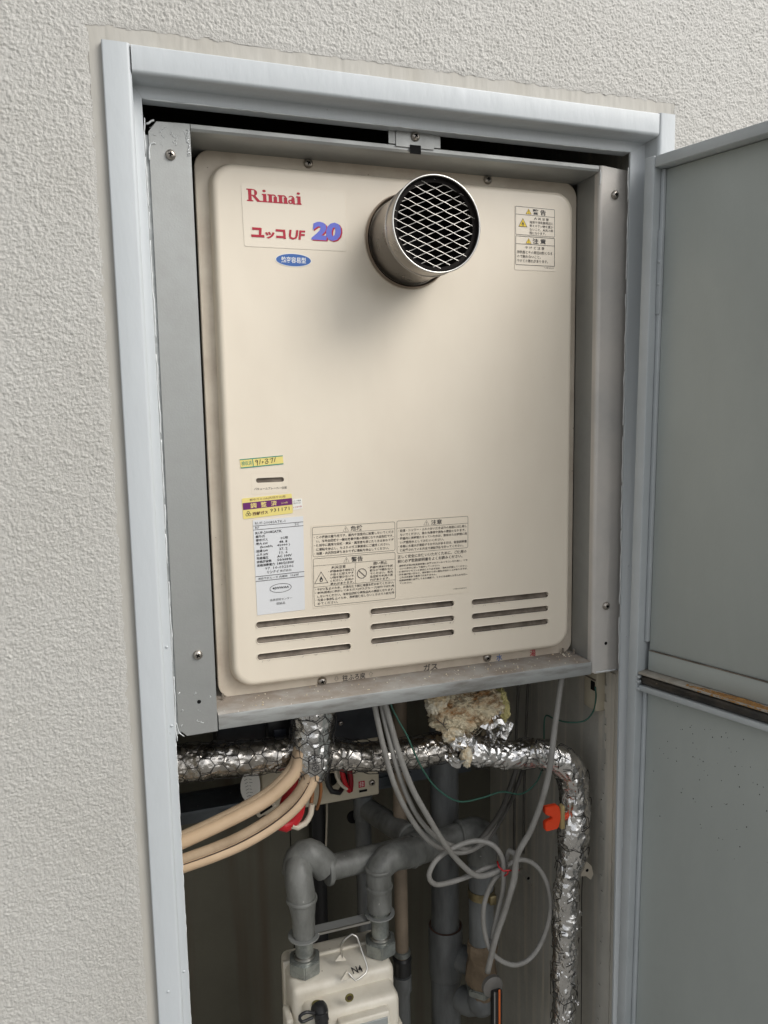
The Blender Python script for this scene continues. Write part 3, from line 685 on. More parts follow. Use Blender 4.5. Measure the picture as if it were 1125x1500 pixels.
    s.text('ユ', 8.0, 43.2, 14.0, 10.2, 'crimson', bold=.05, shear=-.05, res=2); s.text('ッ', 22.8, 47.0, 10.4, 7.2, 'crimson', bold=.045, res=2); s.text('コ', 34.8, 43.8, 10.6, 9.8, 'crimson', bold=.055, shear=-.05, res=2)
    s.text('UF', 48.0, 43.6, 17.5, 10.2, 'crimson', bold=.03, shear=.16, res=2)
    for dx, dy, m in ((1.6, 1.0, 'crimson'), (1.1, .7, 'crimson'), (0, 0, 'violet')): s.text('20', 73.5+dx, 33.2+dy, 32.5, 19.8, m, bold=.055, shear=.16, res=3)
    
    s.done()
    s = st('blue_badge', [(.0796, .4755), (.1196, .4755), (.1196, .4612), (.0796, .4612)], M_clear, base=False)
    s.ellipse(20, 7.15, 20, 7.1, 'white', 48); s.ellipse(20, 7.15, 19.3, 6.5, 'blue', 48); s.text('熱変容易型', 6.4, 3.9, 27.4, 6.3, 'white', bold=.012, res=2)
    s.done('blue_badge', label='blue oval badge with white lettering')
    # warning sticker, top right
    s = st('warning_sticker', [(.3694, .5444), (.4244, .5436), (.4250, .4700), (.3696, .4698)], mat('pale_film', (.79, .715, .60), .35), round_=1)
    s.frame(1.2, 1.2, 54, 33.5, .55, 'grey', .5); s.line(1.2, 10.2, 54, 10.2, .5, 'grey'); s.warn(18.5, 6.6, 4.1, 'yellow'); s.text('警 告', 24, 2.6, 18, 6.6, 'black', bold=.02, res=2)
    s.warn(10.8, 20.5, 6.4, 'yellow', 'f'); s.text('火 災 注 意', 26, 12, 20, 3.2, 'grey', bold=.01)
    for k, (l, w) in enumerate((('給気や排気部周辺に', 32), ('燃えやすい物を置か', 32), ('ないこと。火災の原', 32), ('因になります。', 22))): s.text(l, 20, 16.4+k*4.2, w, 3.3, 'grey', bold=.008)
    s.frame(1.2, 35.2, 54, 68.5, .55, 'grey', .5); s.line(1.2, 44.2, 54, 44.2, .5, 'grey'); s.warn(18.5, 40.8, 4.1, 'yellow'); s.text('注 意', 24, 36.8, 18, 6.4, 'black', bold=.02, res=2)
    s.text('や け ど 注 意', 14, 46.2, 26, 3.4, 'grey', bold=.01)
    for k, (l, w) in enumerate((('排気部とその周辺は熱くなる', 48), ('ので触れないこと。', 32), ('やけどの恐れがあります。', 42))): s.text(l, 3, 51.6+k*5.0, w, 3.8, 'grey', bold=.008)
    s.text('U-HB-480(00)', 40, 70, 13, 1.7, 'grey'); s.done()
    # green edged inspection sticker
    s = st('inspection_sticker', [(.0325, .2540), (.0803, .2568), (.0809, .2470), (.0334, .2440)], INK['lemon'], round_=.4, label='small yellow sticker edged in green with a handwritten number')
    w, h = s.w, s.h; s.rect(0, 0, w, 1.0, 'teal'); s.rect(0, h-1.0, w, h, 'teal'); s.rect(13.6, .5, 14.4, h-.5, 'teal')
    s.text('検収済', 1.4, 2.5, 11.2, 4.8, 'teal')
    s.path([(19.5, 3.2), (17.6, 2.6), (16.8, 4.0), (18.4, 4.9), (19.6, 3.2), (19.0, 5.6), (18.6, 8.6)], .62, 'black'); s.line(22.6, 2.2, 21.0, 7.6, .62, 'black')
    s.path([(24.4, 4.4), (25.8, 5.2), (24.2, 6.6), (24.3, 4.5)], .5, 'black'); s.path([(27.6, 3.2), (29.6, 2.2), (31.0, 3.0), (29.2, 4.6), (31.2, 5.6), (30.2, 7.3), (27.8, 7.3)], .62, 'black'); s.path([(27.8, 7.3), (27.4, 5.9), (29.2, 4.6)], .5, 'black')
    s.path([(33.0, 3.2), (36.6, 1.9), (34.6, 7.4)], .62, 'black'); s.line(39.4, 1.4, 37.6, 6.6, .65, 'black'); s.done()
    # vacuum breaker sticker
    s = st('clear_sticker', [(.0442, .2380), (.0862, .2380), (.0862, .2150), (.0442, .2150)], M_clear, base=False)
    s.frame(0, 0, 42, 23, .15, 'pale', 1); s.text('バキュームブレーカー位置', 3.0, 16.0, 36.5, 2.7, 'black', bold=.004); s.done('vacuum_breaker_lettering')
    # yellow gas adjustment sticker
    s = st('gas_sticker', [(.0330, .2108), (.0890, .2136), (.0897, .1914), (.0338, .1878)], INK['lemon'], round_=1.2, label='yellow sticker with a purple band reading adjusted')
    w, h = s.w, s.h; s.text('都市ガス13A(天然ガス)用', 8.5, 1.1, 40, 3.2, 'brown', bold=.006); s.rect(.6, 5.2, w-.1, 12.9, 'purple')
    s.text('調', 9, 6.1, 6.6, 5.9, 'lemon', bold=.015); s.text('整', 20.5, 6.1, 6.6, 5.9, 'lemon', bold=.015); s.text('済', 32, 6.1, 6.6, 5.9, 'lemon', bold=.015); s.text('2004年', 43.5, 8.6, 7.6, 2.4, 'lemon')
    for a, c in ((5.6, 18.9), (4.2, 17.0+.4), (7.0, 17.4)): pass
    for a, c in ((6.0, 16.2), (4.5, 18.6), (7.5, 18.6)): s.ring(a, c, 1.35, 1.35, .5, 'black', 14)
    s.text('西部ガス', 10.6, 16.3, 17.5, 4.0, 'brown', bold=.035); s.text('931171', 30.4, 14.9, 22.0, 4.0, 'black')
    s.done()
    s = st('small_white_sticker', [(.0899, .2070), (.1006, .2075), (.1010, .1962), (.0900, .1948)], INK['white'], round_=.6)
    for k, l in enumerate(('バーナ整備', 'TEL092-622-')): s.text(l, .6, 1.3+k*2.7, 8.6, 1.7, 'black')
    s.text('トリセツ注', .5, 8.4, 9.4, 2.0, 'crimson', bold=.02); s.done()
    # white rating plate
    s = st('rating_plate', [(.0443, .1858), (.1014, .1872), (.1000, .0790), (.0452, .0776)], mat('white_label', (.70, .71, .72), .4), w=57, h=108, round_=.3, label='white rating plate with black printed specifications')
    s.text('RUF-2008SATK-1', 2.2, 2.2, 34, 2.9, 'black'); s.line(0, 6.4, 57, 6.4, .55, 'black'); s.text('RF', 2.2, 7.2, 4.4, 2.6, 'black'); s.text('SC', 47, 7.0, 5, 2.8, 'black'); s.line(0, 10.8, 57, 10.8, .55, 'black')
    rows = [('RUF-2008SATK', 30, '', 0, 0), ('屋外式', 10.5, '', 0, 0), ('都市ガス', 13.5, 'SC用', 30.5, 8), ('最大 kW', 13.5, '48. 8', 28.5, 9.5), ('(kcal/h', 14.5, '42000 )', 26, 15), ('給湯 kW', 13.5, '37. 2', 28.5, 9.5), ('ふろ kW', 13.5, '11. 6', 28.5, 9.5), ('定格電圧', 13.5, 'AC 100V', 25.8, 17), ('定格周波数', 17, '50/60Hz', 25.8, 17), ('定格消費電力', 20.5, '180/215W', 25.8, 19.5)]
    for k, (a, aw, c_, cx_, cw) in enumerate(rows):
        y = 13.0+k*4.08; s.text(a, 2.2 if k != 4 else 6.5, y, aw, 3.1, 'black', bold=.02)
        if c_: s.text(c_, cx_, y, cw, 2.9, 'black', bold=.02)
    s.text('97. 10-032506', 11.5, 54.0, 33, 2.9, 'black'); s.text('リンナイ', 13.6, 58.2, 13.6, 3.3, 'black', bold=.02); s.text('株式会社', 28.5, 58.6, 13.5, 2.6, 'grey')
    s.line(0, 63.6, 57, 63.6, .55, 'black'); s.text('凍結予防ヒータ 内蔵時', 2.6, 65.1, 34.5, 2.6, 'black'); s.text('116W', 41, 65.0, 9.5, 2.6, 'black'); s.line(0, 69.0, 57, 69.0, .55, 'black')
    s.ring(28.6, 79.5, 12.6, 5.0, .45, 'black', 40); s.text('※JWWAA', 19, 77.8, 19.5, 3.3, 'black', bold=.02); s.text('品質認証センター', 15.8, 91.0, 26, 2.6, 'black'); s.text('認証品', 23, 95.6, 10.2, 2.8, 'black'); s.done()
    # instruction sticker
    s = st('instruction_sticker', [(.1100, .1762), (.3090, .1772), (.3080, .0800), (.1096, .0792)], mat('instruction_film', (.755, .675, .55), .32), w=198, h=97, round_=1.5, label='large beige sticker of boxed black instructions and cautions')
    def para(rows, x, y, w, dy, h, m='grey', bold=.016):
        for k, (l, f) in enumerate(rows): s.text(l, x+(2.4 if l[0] != '・' else 0), y+k*dy, w*f-(2.4 if l[0] != '・' else 0), h, m, bold=bold)
    s.frame(1.6, 2.6, 101, 36.8, .4, 'grey', 2); s.line(1.6, 11.0, 101, 11.0, .35, 'grey'); s.warn(41, 7.5, 3.6); s.text('危険', 47, 3.9, 14, 6.0, 'black', bold=.012)
    para([('・この機器は屋外用です。屋内や浴室内に設置しないでくださ', 1), ('い。不完全燃焼や一酸化炭素中毒の原因になり大変危険です。', 1), ('・使用中に異常な燃焼・臭気・異常音を感じたときはあわてず', 1), ('に運転を停止し、もよりのガス事業者にご連絡ください。', .95), ('・地震・火災発生時もあわてずに運転を停止してください。', .94)], 3.2, 12.6, 96, 4.75, 3.4)
    s.frame(1.6, 39.0, 101, 95, .4, 'grey', 2); s.line(1.6, 47.4, 101, 47.4, .35, 'grey'); s.warn(41, 43.9, 3.6); s.text('警告', 47, 40.3, 14, 6.0, 'black', bold=.012)
    s.line(51.6, 47.4, 51.6, 72.2, .3, 'grey'); s.line(1.6, 72.2, 101, 72.2, .35, 'grey')
    s.text('火災注意', 23, 48.9, 17, 3.8, 'grey', bold=.012); s.text('囲い禁止', 74, 48.3, 17, 3.8, 'grey', bold=.012)
    s.warn(10.5, 63, 8.2, None, 'f'); s.ring(59.5, 61, 5.6, 5.6, .8, 'grey'); s.line(55.6, 57.2, 63.4, 64.8, 1.0, 'grey')
    para([('・機器本体や排気口', 1), ('の近くに燃えやす', 1), ('い物を置かないで', 1), ('ください。火災の', 1), ('恐れがあります。', 1)], 19, 53.8, 30.5, 3.7, 2.9)
    para([('・機器や排気口を波', 1), ('板などで囲わない', 1), ('でください。不完', 1), ('全燃焼や火災の恐', 1), ('れがあります。', .86)], 67, 53.2, 31, 3.7, 2.9)
    para([('・やけど防止のため、お湯を使う前に湯温を確かめてください。', 1), ('・本体(銘板)に表示してあるガス(ガスグループ)以外では使用', 1), ('しないでください。不完全燃焼や爆発点火の原因となります。', 1), ('・不慮の事故防止のため、長時間使用しないときはガス栓を閉', 1), ('めてください。', .28)], 3.2, 73.4, 96, 4.25, 3.2)
    s.frame(103.5, 2.0, 195.5, 40.8, .4, 'grey', 2); s.line(103.5, 10.6, 195.5, 10.6, .35, 'grey'); s.warn(141, 7.0, 3.6); s.text('注意', 147, 3.4, 14, 6.0, 'black', bold=.012)
    para([('・給湯・シャワー・ふろのおいだき以外の用途には使用し', 1), ('ないでください。思わぬ事故や故障の原因となります。', .98), ('・機器内に長時間たまっていた水は、飲用または調理に用', 1), ('いず雑用水としてお使いください。', .66), ('・冬期に水道水が凍結するおそれがある日は、取扱説明書', 1), ('に記載されている方法で凍結予防を行ってください。', .95)], 105, 12.2, 89, 4.7, 3.4)
    para([('正しく安全にお使いいただくために、ご使用の', 1), ('前に必ず取扱説明書をよくお読みください。', .94)], 101.8, 43.0, 92, 5.4, 4.2)
    para([('・過熱機点検は取扱説明書に記載されているリモコンを使用し、リモ', 1), ('コンの表示に従って操作してください。', .6), ('・使用中はリモコンの表示により必ず点火・消火を確認してください。', 1), ('・外気温が低い日など、排気筒から白い蒸気が出ることがありますが、', 1), ('これは水蒸気で異常ではありません。', .55), ('・取扱説明書に記載してある頻度で、ときどき点検とお手入れを行っ', 1), ('てください。', .2)], 104, 54.8, 91, 3.55, 2.4)
    s.text('U-HB-021(00)(00)', 176, 90.0, 18, 1.8, 'grey'); s.done()
    # lettering on the bottom flange
    def flange(): return Sticker('pipe_lettering', [(.0, -.0082), (.4650, -.0082), (.4650, -.0212), (.0, -.0212)], .0496, None, base=False, parent=t)
    s = flange(); s.text('往ふろ戻', 147, 2.2, 29, 7.6, 'black', bold=.012, res=2); s.done('pipe_lettering')
    for x, f in ((139.5, 1), (183, -1)):
        P = [(x-1.2, 3), (x+1.2, 3), (x+1.2, 5.5), (x+2.6, 5.5), (x, 8.6), (x-2.6, 5.5), (x-1.2, 5.5)]
        if f < 0: P = [(a, 11.0-c) for a, c in P]
        s = flange(); s.loop(P, .35, 'black'); s.done('arrow_mark')
    for a in (('ガス', 252, 2.0, 19, 8.2, 'black'), ('水', 353, 1.2, 8.6, 8.6, 'blue'), ('湯', 402, .8, 8.6, 8.8, 'crimson')): s = flange(); s.text(*a, res=2, bold=.01); s.done('pipe_lettering')
    # fixing pins on the underside of the cover
    return t
build_heater()

# ================================================================== DOOR
def build_door():
    base = Q(945, 232, -.040)
    t = thing('closet_door', 'open pale grey-green steel door with a rusty dirty ledge across its inner side', 'door')
    u = Vector((.3016, -.9534, 0)).normalized(); nI = Vector((-u.y*-1, 0, 0))
    nI = Vector((u.y, -u.x, 0)).normalized()            # towards the inside face (left, to the heater)
    if nI.x > 0: nI = -nI
    # local: x = along door (u), y = outwards (-nI), z up
    TH = .55; HT = 0.0; BT = -1.72
    M = Matrix.Identity(4)
    for i in range(3): M[i][0] = u[i]; M[i][1] = -nI[i]; M[i][2] = (0, 0, 1)[i]
    tilt = Matrix.Rotation(math.radians(.75), 4, 'Y')
    M = Matrix.Translation(base) @ tilt @ M
    Wd = .56; lip = .0125; dp = .024
    def bx(name, x0, x1, y0, y1, z0, z1, m, par=t, bev=.0008, **k): return boxo(name, (x0, x1, y0, y1, z0, z1), m, par, bev=bev, M=M, **k)
    bx('hinge_stile', 0, lip, 0, dp, BT, HT, M_dooredge)
    bx('top_rail', lip+.0002, Wd, 0.0005, dp, -lip, -.0005, M_dooredge)
    bx('outer_skin', -.0006, Wd, dp+.0003, dp+.002, BT, HT, M_frame, bev=0)
    zl = Z_L
    # inner panels, slightly recessed, with an upright seam beside the hinge stile
    bx('inner_panel', lip+.0052, Wd, .0165, dp, zl+.026, -lip-.0005, M_door, label='upper inner panel of the open door')
    bx('seam_strip', lip+.0003, lip+.0048, .0125, dp, zl+.036, -lip-.0005, M_dooredge)
    # joint line, lower facia, ledge
    bx('rail_face', lip+.0054, Wd, .0145, dp, zl+.0005, zl+.0252, M_door)
    bx('ledge', lip+.0004, Wd, .0010, .0240, zl-.0032, zl, M_ledge, bev=.0010, label='dirty ledge with rust across the door')
    bx('rubber_seal', lip+.0004, Wd, .0045, dp, zl-.0170, zl-.0045, M_blackm, bev=.004)
    bx('lower_edge', lip+.0004, Wd, .0030, dp, zl-.0245, zl-.0175, M_dooredge, bev=.0012)
    bx('inner_panel', lip+.0052, Wd, .0160, dp, BT, zl-.0250, M_door, label='lower inner panel of the open door')
    bx('seam_strip', lip+.0003, lip+.0048, .0125, dp, BT, zl-.0250, M_dooredge)
    # hinge leaf with two rivets
    h = bx('hinge_leaf', lip+.0003, lip+.0060, .0110, .0123, -.175, -.080, M_dooredge, bev=.0004)
    for z in (-.116, -.141):
        b = bmesh.new(); lathe(b, [(.0018, 0), (.0016, .0008), (.0004, .0014)], M @ Vector((lip+.0032, .0110, z)), M.to_3x3() @ Vector((0, -1, 0)), 12, False)
        obj('rivet', b, M_dooredge, h, smooth=180)
    # joint dirt and rust
    b = bmesh.new(); random.seed(3)
    for k in range(120):
        x = lip+.006+(Wd-lip-.006)*k/120
        box(b, x, x+.0049, .0138, .0150, zl+.0252, zl+.0260+random.random()*.0006, M=M)
    obj('joint_rust', b, M_dirt, t, kind='stuff')
    b = bmesh.new()
    for k in range(1000):
        x = random.gauss(.140, .030); q = random.random()
        if not .075 < x < .24: continue
        y = .0015+.0125*random.random()*(1-abs(x-.14)/.12); r = random.uniform(.0004, .0011)
        if random.random() < .93:
            vz = zl+.0002; P = Vector((x, max(.0015, y), vz))
        else: P = Vector((x, .0008, zl-.0005-.0020*random.random()))
        vs = bmesh.ops.create_cube(b, size=1)['verts']
        for v in vs: v.co = M @ (P+Vector((v.co.x*r*2.2, v.co.y*r*.6, v.co.z*r*.9)))
    obj('rust_flakes', b, M_rust, t, kind='stuff', label='orange-brown rust flaking on the ledge')
    b = bmesh.new()
    for k in range(150):
        a = random.random(); x = .10+random.gauss(0, .045); z = zl-.10+random.gauss(0, .05)
        if z > zl-.03 or x < .03 or random.random() < .5: continue
        r = random.uniform(.00015, .00045); P = Vector((x, .0159, z)); vs = bmesh.ops.create_cube(b, size=1)['verts']
        for v in vs: v.co = M @ (P+Vector((v.co.x*r*2, v.co.y*.0004, v.co.z*r*3)))
    obj('dirt_specks', b, M_dark, t, kind='stuff')
    # cut hinge notches at the ledge level on the stile
    for z in (zl-.006, zl-.012, zl-.021): bx('latch_nib', lip-.0004, lip+.004, -.0010, .004, z-.0014, z+.0014, M_dooredge, bev=.0006)
Z_L = -.6035
build_door()

# ================================================================== FOIL PIPES
def foil_tube(name, P, r, m, parent, seg=64, step=.0021, amp=.0026, R=None, seed=0, **tags):
    P, RR = spline(P, step, R or [r]*len(P)); F = frames(P); b = bmesh.new(); rings = []; rs = random.Random(seed)
    for i, (p, (t, u, v)) in enumerate(zip(P, F)):
        ring = []
        for k in range(seg):
            a = 2*PI*(k+(.5 if i % 2 else 0))/seg; d = u*math.cos(a)+v*math.sin(a)
            q = p+d*RR[i]; w = Vector((noise.noise(q*38), noise.noise(q*38+Vector((7, 3, seed))), noise.noise(q*38+Vector((1, 9, seed)))))
            q1 = q+w*.010+Vector((seed, 0, 0)); D_, _ = noise.voronoi(q1*85); D2, _ = noise.voronoi(Vector((q1.x*150, q1.y*150, q1.z*240))); rg = abs(noise.noise(q1*190))
            rad = RR[i] + amp*(.75*min((D_[1]-D_[0])*1.6, 1) + .25*min((D2[1]-D2[0])*1.5, 1) + .5*noise.noise(q*60) - .25*rg + 1.1*noise.noise(q*26+Vector((0, seed, 0)))-.7)
            ring.append(b.verts.new(p + d*rad))
        rings.append(ring)
    for i, (a, c) in enumerate(zip(rings, rings[1:])):
        for k in range(seg):
            k2 = (k+1) % seg
            if i % 2: b.faces.new((a[k], a[k2], c[k2])); b.faces.new((a[k], c[k2], c[k]))
            else: b.faces.new((a[k], a[k2], c[k])); b.faces.new((a[k2], c[k2], c[k]))
    b.faces.new(list(reversed(rings[0]))); b.faces.new(rings[-1])
    bmesh.ops.recalc_face_normals(b, faces=b.faces)
    return obj(name, b, m, parent, smooth=28, **tags)

def netting(P, r, parent, cell=.0150, wire=.00055, R=None, seed=1, lift=.0010, skip=.0):
    P, RR = spline(P, .003, R or [r]*len(P)); F = frames(P); rs = random.Random(seed)
    Ls = [0]
    for a, c in zip(P, P[1:]): Ls.append(Ls[-1]+(c-a).length)
    def pos(s, th):
        s = min(max(s, 0), Ls[-1]-1e-6); i = max(0, int(np.searchsorted(Ls, s))-1); f = (s-Ls[i])/max(1e-9, Ls[i+1]-Ls[i])
        p = P[i].lerp(P[i+1], f); t, u, v = F[i]; return p+(u*math.cos(th)+v*math.sin(th))*(RR[i]+lift)
    nc = max(4, round(2*PI*r/(cell*1.15))); da = 2*PI/nc; h = cell*1.35; b = bmesh.new(); jit = {}
    rows = int(Ls[-1]/(h*.75))+1
    def V(i, j):
        key = (i, j % (2*nc))
        if key not in jit: jit[key] = (rs.uniform(-.16, .16)*cell, rs.uniform(-.10, .10)*da)
        return jit[key]
    def node(i, j):        # brick-like hex lattice: i row, j half column
        zig = (h*.12 if (i+j) % 2 else -h*.12)
        ds, dt = V(i, j); return (i*h*.75+zig+ds, j*da/2+dt)
    def wire_(a, c):
        n = 4; Q_ = []
        for k in range(n+1):
            f = k/n; s = a[0]*(1-f)+c[0]*f; th = a[1]*(1-f)+c[1]*f; Q_.append(pos(s, th))
        tube(b, Q_, wire, 4, False)
    for i in range(rows):
        for j in range(2*nc):
            if rs.random() < skip: continue
            a = node(i, j); c = node(i, (j+1) % (2*nc)); c = (c[0], c[1]+(2*PI if j+1 == 2*nc else 0)); wire_(a, c)
            if (i+j) % 2 and i+1 < rows: d = node(i+1, j); wire_(a, d)
    return obj('wire_netting', b, M_wire, parent, kind='stuff')

def build_foil():
    t = thing('foil_wrapped_pipe', 'crumpled silver foil lagged pipe running under the shelf from the left jamb', 'pipe')
    PH = [Q(235, 1122, .100), Q(262, 1118, .098), Q(330, 1112, .092), Q(400, 1106, .088), Q(440, 1100, .088), Q(500, 1106, .088), Q(560, 1108, .085), Q(620, 1100, .082), Q(662, 1090, .080)]
    Rh = [.0215, .0215, .0210, .0200, .019, .0195, .0195, .0200, .0195]
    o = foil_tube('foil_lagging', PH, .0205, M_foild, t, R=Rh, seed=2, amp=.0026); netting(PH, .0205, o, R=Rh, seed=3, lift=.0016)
    # branch that drops from the heater
    t2 = thing('foil_wrapped_stub', 'short fat foil-wrapped pipe stub dropping from under the shelf', 'pipe')
    PS = [Q(459, 1030, .075), Q(459, 1052, .073), Q(457, 1085, .068), Q(458, 1112, .064), Q(458, 1140, .062)]
    Rs = [.0275, .0270, .0262, .0235, .0150]
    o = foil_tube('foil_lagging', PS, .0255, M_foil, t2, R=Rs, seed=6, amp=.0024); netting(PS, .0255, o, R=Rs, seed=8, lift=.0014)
    # black stamped mark on the foil
    c = Q(462, 1115, .0375); s = Sticker('stamp', [(c.x-.0090, c.z+.008), (c.x+.0090, c.z+.008), (c.x+.0090, c.z-.014), (c.x-.0090, c.z-.014)], c.y, None, base=False, parent=t2)
    w, h = s.w, s.h
    s.frame(1, 1, w-1, 10.5, .9, 'black', 1)
    for a in range(4): q = a*PI/4; s.line(w/2-4*math.cos(q), 5.8-3.6*math.sin(q), w/2+4*math.cos(q), 5.8+3.6*math.sin(q), .8, 'black')
    s.ring(w/2, 16.5, 4.2, 3.8, .9, 'black', 14)
    for a in range(3): q = a*PI/3; s.line(w/2-4*math.cos(q), 16.5-3.6*math.sin(q), w/2+4*math.cos(q), 16.5+3.6*math.sin(q), .8, 'black')
    s.done('stamped_mark')
    # right run: torn end, horizontal, elbow, long drop
    t3 = thing('foil_wrapped_elbow_pipe', 'foil-lagged pipe bending down along the right wall to the frame bottom', 'pipe')
    PV = [Q(672, 1092, .075), Q(700, 1100, .070), Q(740, 1106, .066), Q(785, 1104, .060), Q(818, 1112, .054), Q(838, 1136, .050), Q(843, 1175, .048), Q(840, 1215, .046), Q(838, 1250, .047), Q(830, 1290, .046), Q(829, 1340, .046), Q(827, 1400, .046), Q(826, 1460, .046), Q(825, 1560, .046)]
    Rv = [.019, .0220, .0205, .0195, .0212, .0218, .0205, .0232, .0205, .0170, .0182, .0188, .0178, .0178]
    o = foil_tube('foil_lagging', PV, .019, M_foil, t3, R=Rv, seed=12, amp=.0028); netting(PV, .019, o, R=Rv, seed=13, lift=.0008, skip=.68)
    b = bmesh.new(); P = [Q(852, 1150, .036)+Vector((.004, 0, 0)), Q(861, 1165, .040), Q(863, 1200, .040), Q(859, 1240, .044), Q(853, 1290, .046), Q(852, 1350, .046), Q(852, 1420, .046), Q(851, 1540, .046)]
    tube(b, P, .0007, 5, step=.004); tube(b, [Q(843+3*math.sin(k), 1330+k*14, .044) for k in range(15)], .0004, 4, step=.003); obj('tie_wire', b, M_wire, o)
    # loose foil flaps
    b = bmesh.new(); rs = random.Random(9)
    for k in range(46):
        if k < 26: c = Q(rs.uniform(704, 745), rs.uniform(1036, 1078), rs.uniform(.052, .075))
        elif k < 34: c = Q(rs.uniform(655, 700), rs.uniform(1070, 1125), .050)
        else: c = Q(843+rs.uniform(-4, 4), 1320+rs.uniform(0, 170), .040)
        s = rs.uniform(.005, .011)*(.6 if k >= 34 else 1); n0 = Vector((rs.uniform(-1, 1), rs.uniform(-1, -.1), rs.uniform(-.5, 1))).normalized(); u = n0.orthogonal().normalized(); v = n0.cross(u); N_ = 5; g = {}
        for i in range(N_):
            for j in range(N_):
                x = (i/(N_-1)-.5)*2*s+rs.uniform(-.2, .2)*s; y = (j/(N_-1)-.5)*2*s+rs.uniform(-.2, .2)*s
                g[i, j] = b.verts.new(c+u*x+v*y+n0*(rs.uniform(-.25, .25)*s-(x*x+y*y)/s*.3))
        for i in range(N_-1):
            for j in range(N_-1): b.faces.new((g[i, j], g[i+1, j], g[i+1, j+1])); b.faces.new((g[i, j], g[i+1, j+1], g[i, j+1]))
    obj('torn_foil', b, M_foil, t3, kind='stuff')
    # insulation wool lump
    w = thing('glass_wool_lump', 'torn lump of cream and brown glass wool bulging from the foil', 'insulation')
    def lump(name, px, py, Y, sx_, sy_, sz_, m, seed, amp=.3):
        b = bmesh.new(); bmesh.ops.create_icosphere(b, subdivisions=5, radius=1); c = Q(px, py, Y)
        for v in b.verts:
            d = v.co.normalized(); q = d*1.6+Vector((seed, seed*2, 0))
            f = 1+amp*noise.noise(q)+amp*.55*noise.noise(q*2.7)+.22*noise.noise(q*6)+.08*abs(noise.noise(q*13))+.03*noise.noise(q*27)
            v.co = c+Vector((d.x*sx_*f, d.y*sy_*f, d.z*sz_*f))
        return obj(name, b, m, w, smooth=180)
    a = lump('wool', 668, 1042, .072, .034, .028, .0255, M_wool, 3.1); lump('wool', 704, 1034, .070, .030, .026, .021, M_wool, 8.3)
    lump('wool_tuft', 664, 1070, .062, .015, .012, .014, M_woolw, 5.5); lump('wool_tuft', 683, 1107, .050, .0075, .006, .014, M_woolw, 2.2); lump('wool_tuft', 640, 1030, .068, .014, .014, .016, M_woolw, 9.7)
    lump('wool_tuft', 732, 1035, .075, .010, .016, .024, mat('yellow_wool', (.62, .55, .25), 1, bump=1, bscale=200, bdist=.004), 7.7)
    b = bmesh.new(); rs = random.Random(2)
    for k in range(420):
        th = rs.uniform(0, 2*PI); q = rs.random()**.5; px = 684+54*q*math.cos(th); py = 1042+32*q*math.sin(th)
        c = Q(px, py, .052+.016*q); d = Vector((rs.uniform(-1, 1), rs.uniform(-.5, .1), rs.uniform(-1, 1)*.8)).normalized()*rs.uniform(.003, .009); e = Vector((rs.uniform(-1, 1), rs.uniform(-1, 0), rs.uniform(-1, 1)))*.002
        tube(b, [c, c+d*.5+e, c+d], .00022+.0004*(rs.random()**4), 3, False)
    obj('wool_fibres', b, M_woolw, w, kind='stuff')
    b = bmesh.new(); tube(b, [Q(640, 1054, .045), Q(650, 1062, .042), Q(655, 1060, .042)], .0006, 5); tube(b, [Q(652, 1052, .042), Q(649, 1062, .042), Q(656, 1070, .044)], .0005, 5); obj('wire_end', b, M_wire, w)
build_foil()

# ================================================================== HOSES
def build_hoses():
    def pair(label, low, upp, r1, r2):
        t = thing('paired_hose', label, 'hose', 'beige hoses under the foil pipe')
        tubeo('hose_tube', low, r1, M_hose, t, 20); tubeo('hose_tube', upp, r2, M_hosed, t, 20)
        mid = [a.lerp(c, .55)+Vector((0, -.0050, .0002)) for a, c in zip(low, upp)]
        tubeo('seam', mid, .0013, M_seam, t, 8)
    def off(L_, k, dy=.006, ux=-.55, uz=-.83): return [Q(x+ux*k, y+uz*k, Y+dy) for x, y, Y in L_]
    A = [(442, 1100, .058), (434, 1128, .057), (414, 1152, .056), (390, 1172, .056), (357, 1191, .058), (310, 1214, .062), (262, 1236, .066), (235, 1248, .068)]
    pair('upper of the two beige twin hoses curving down to the left jamb', off(A, 0, 0), off(A, 8, .006), .0078, .0062)
    B = [(464, 1120, .052), (458, 1146, .050), (438, 1178, .049), (404, 1208, .049), (357, 1236, .051), (310, 1256, .054), (262, 1273, .057), (235, 1284, .058)]
    pair('lower of the two beige twin hoses, with a paler tube along its underside', off(B, 0, 0), off(B, 12, .004), .0064, .0062)
build_hoses()

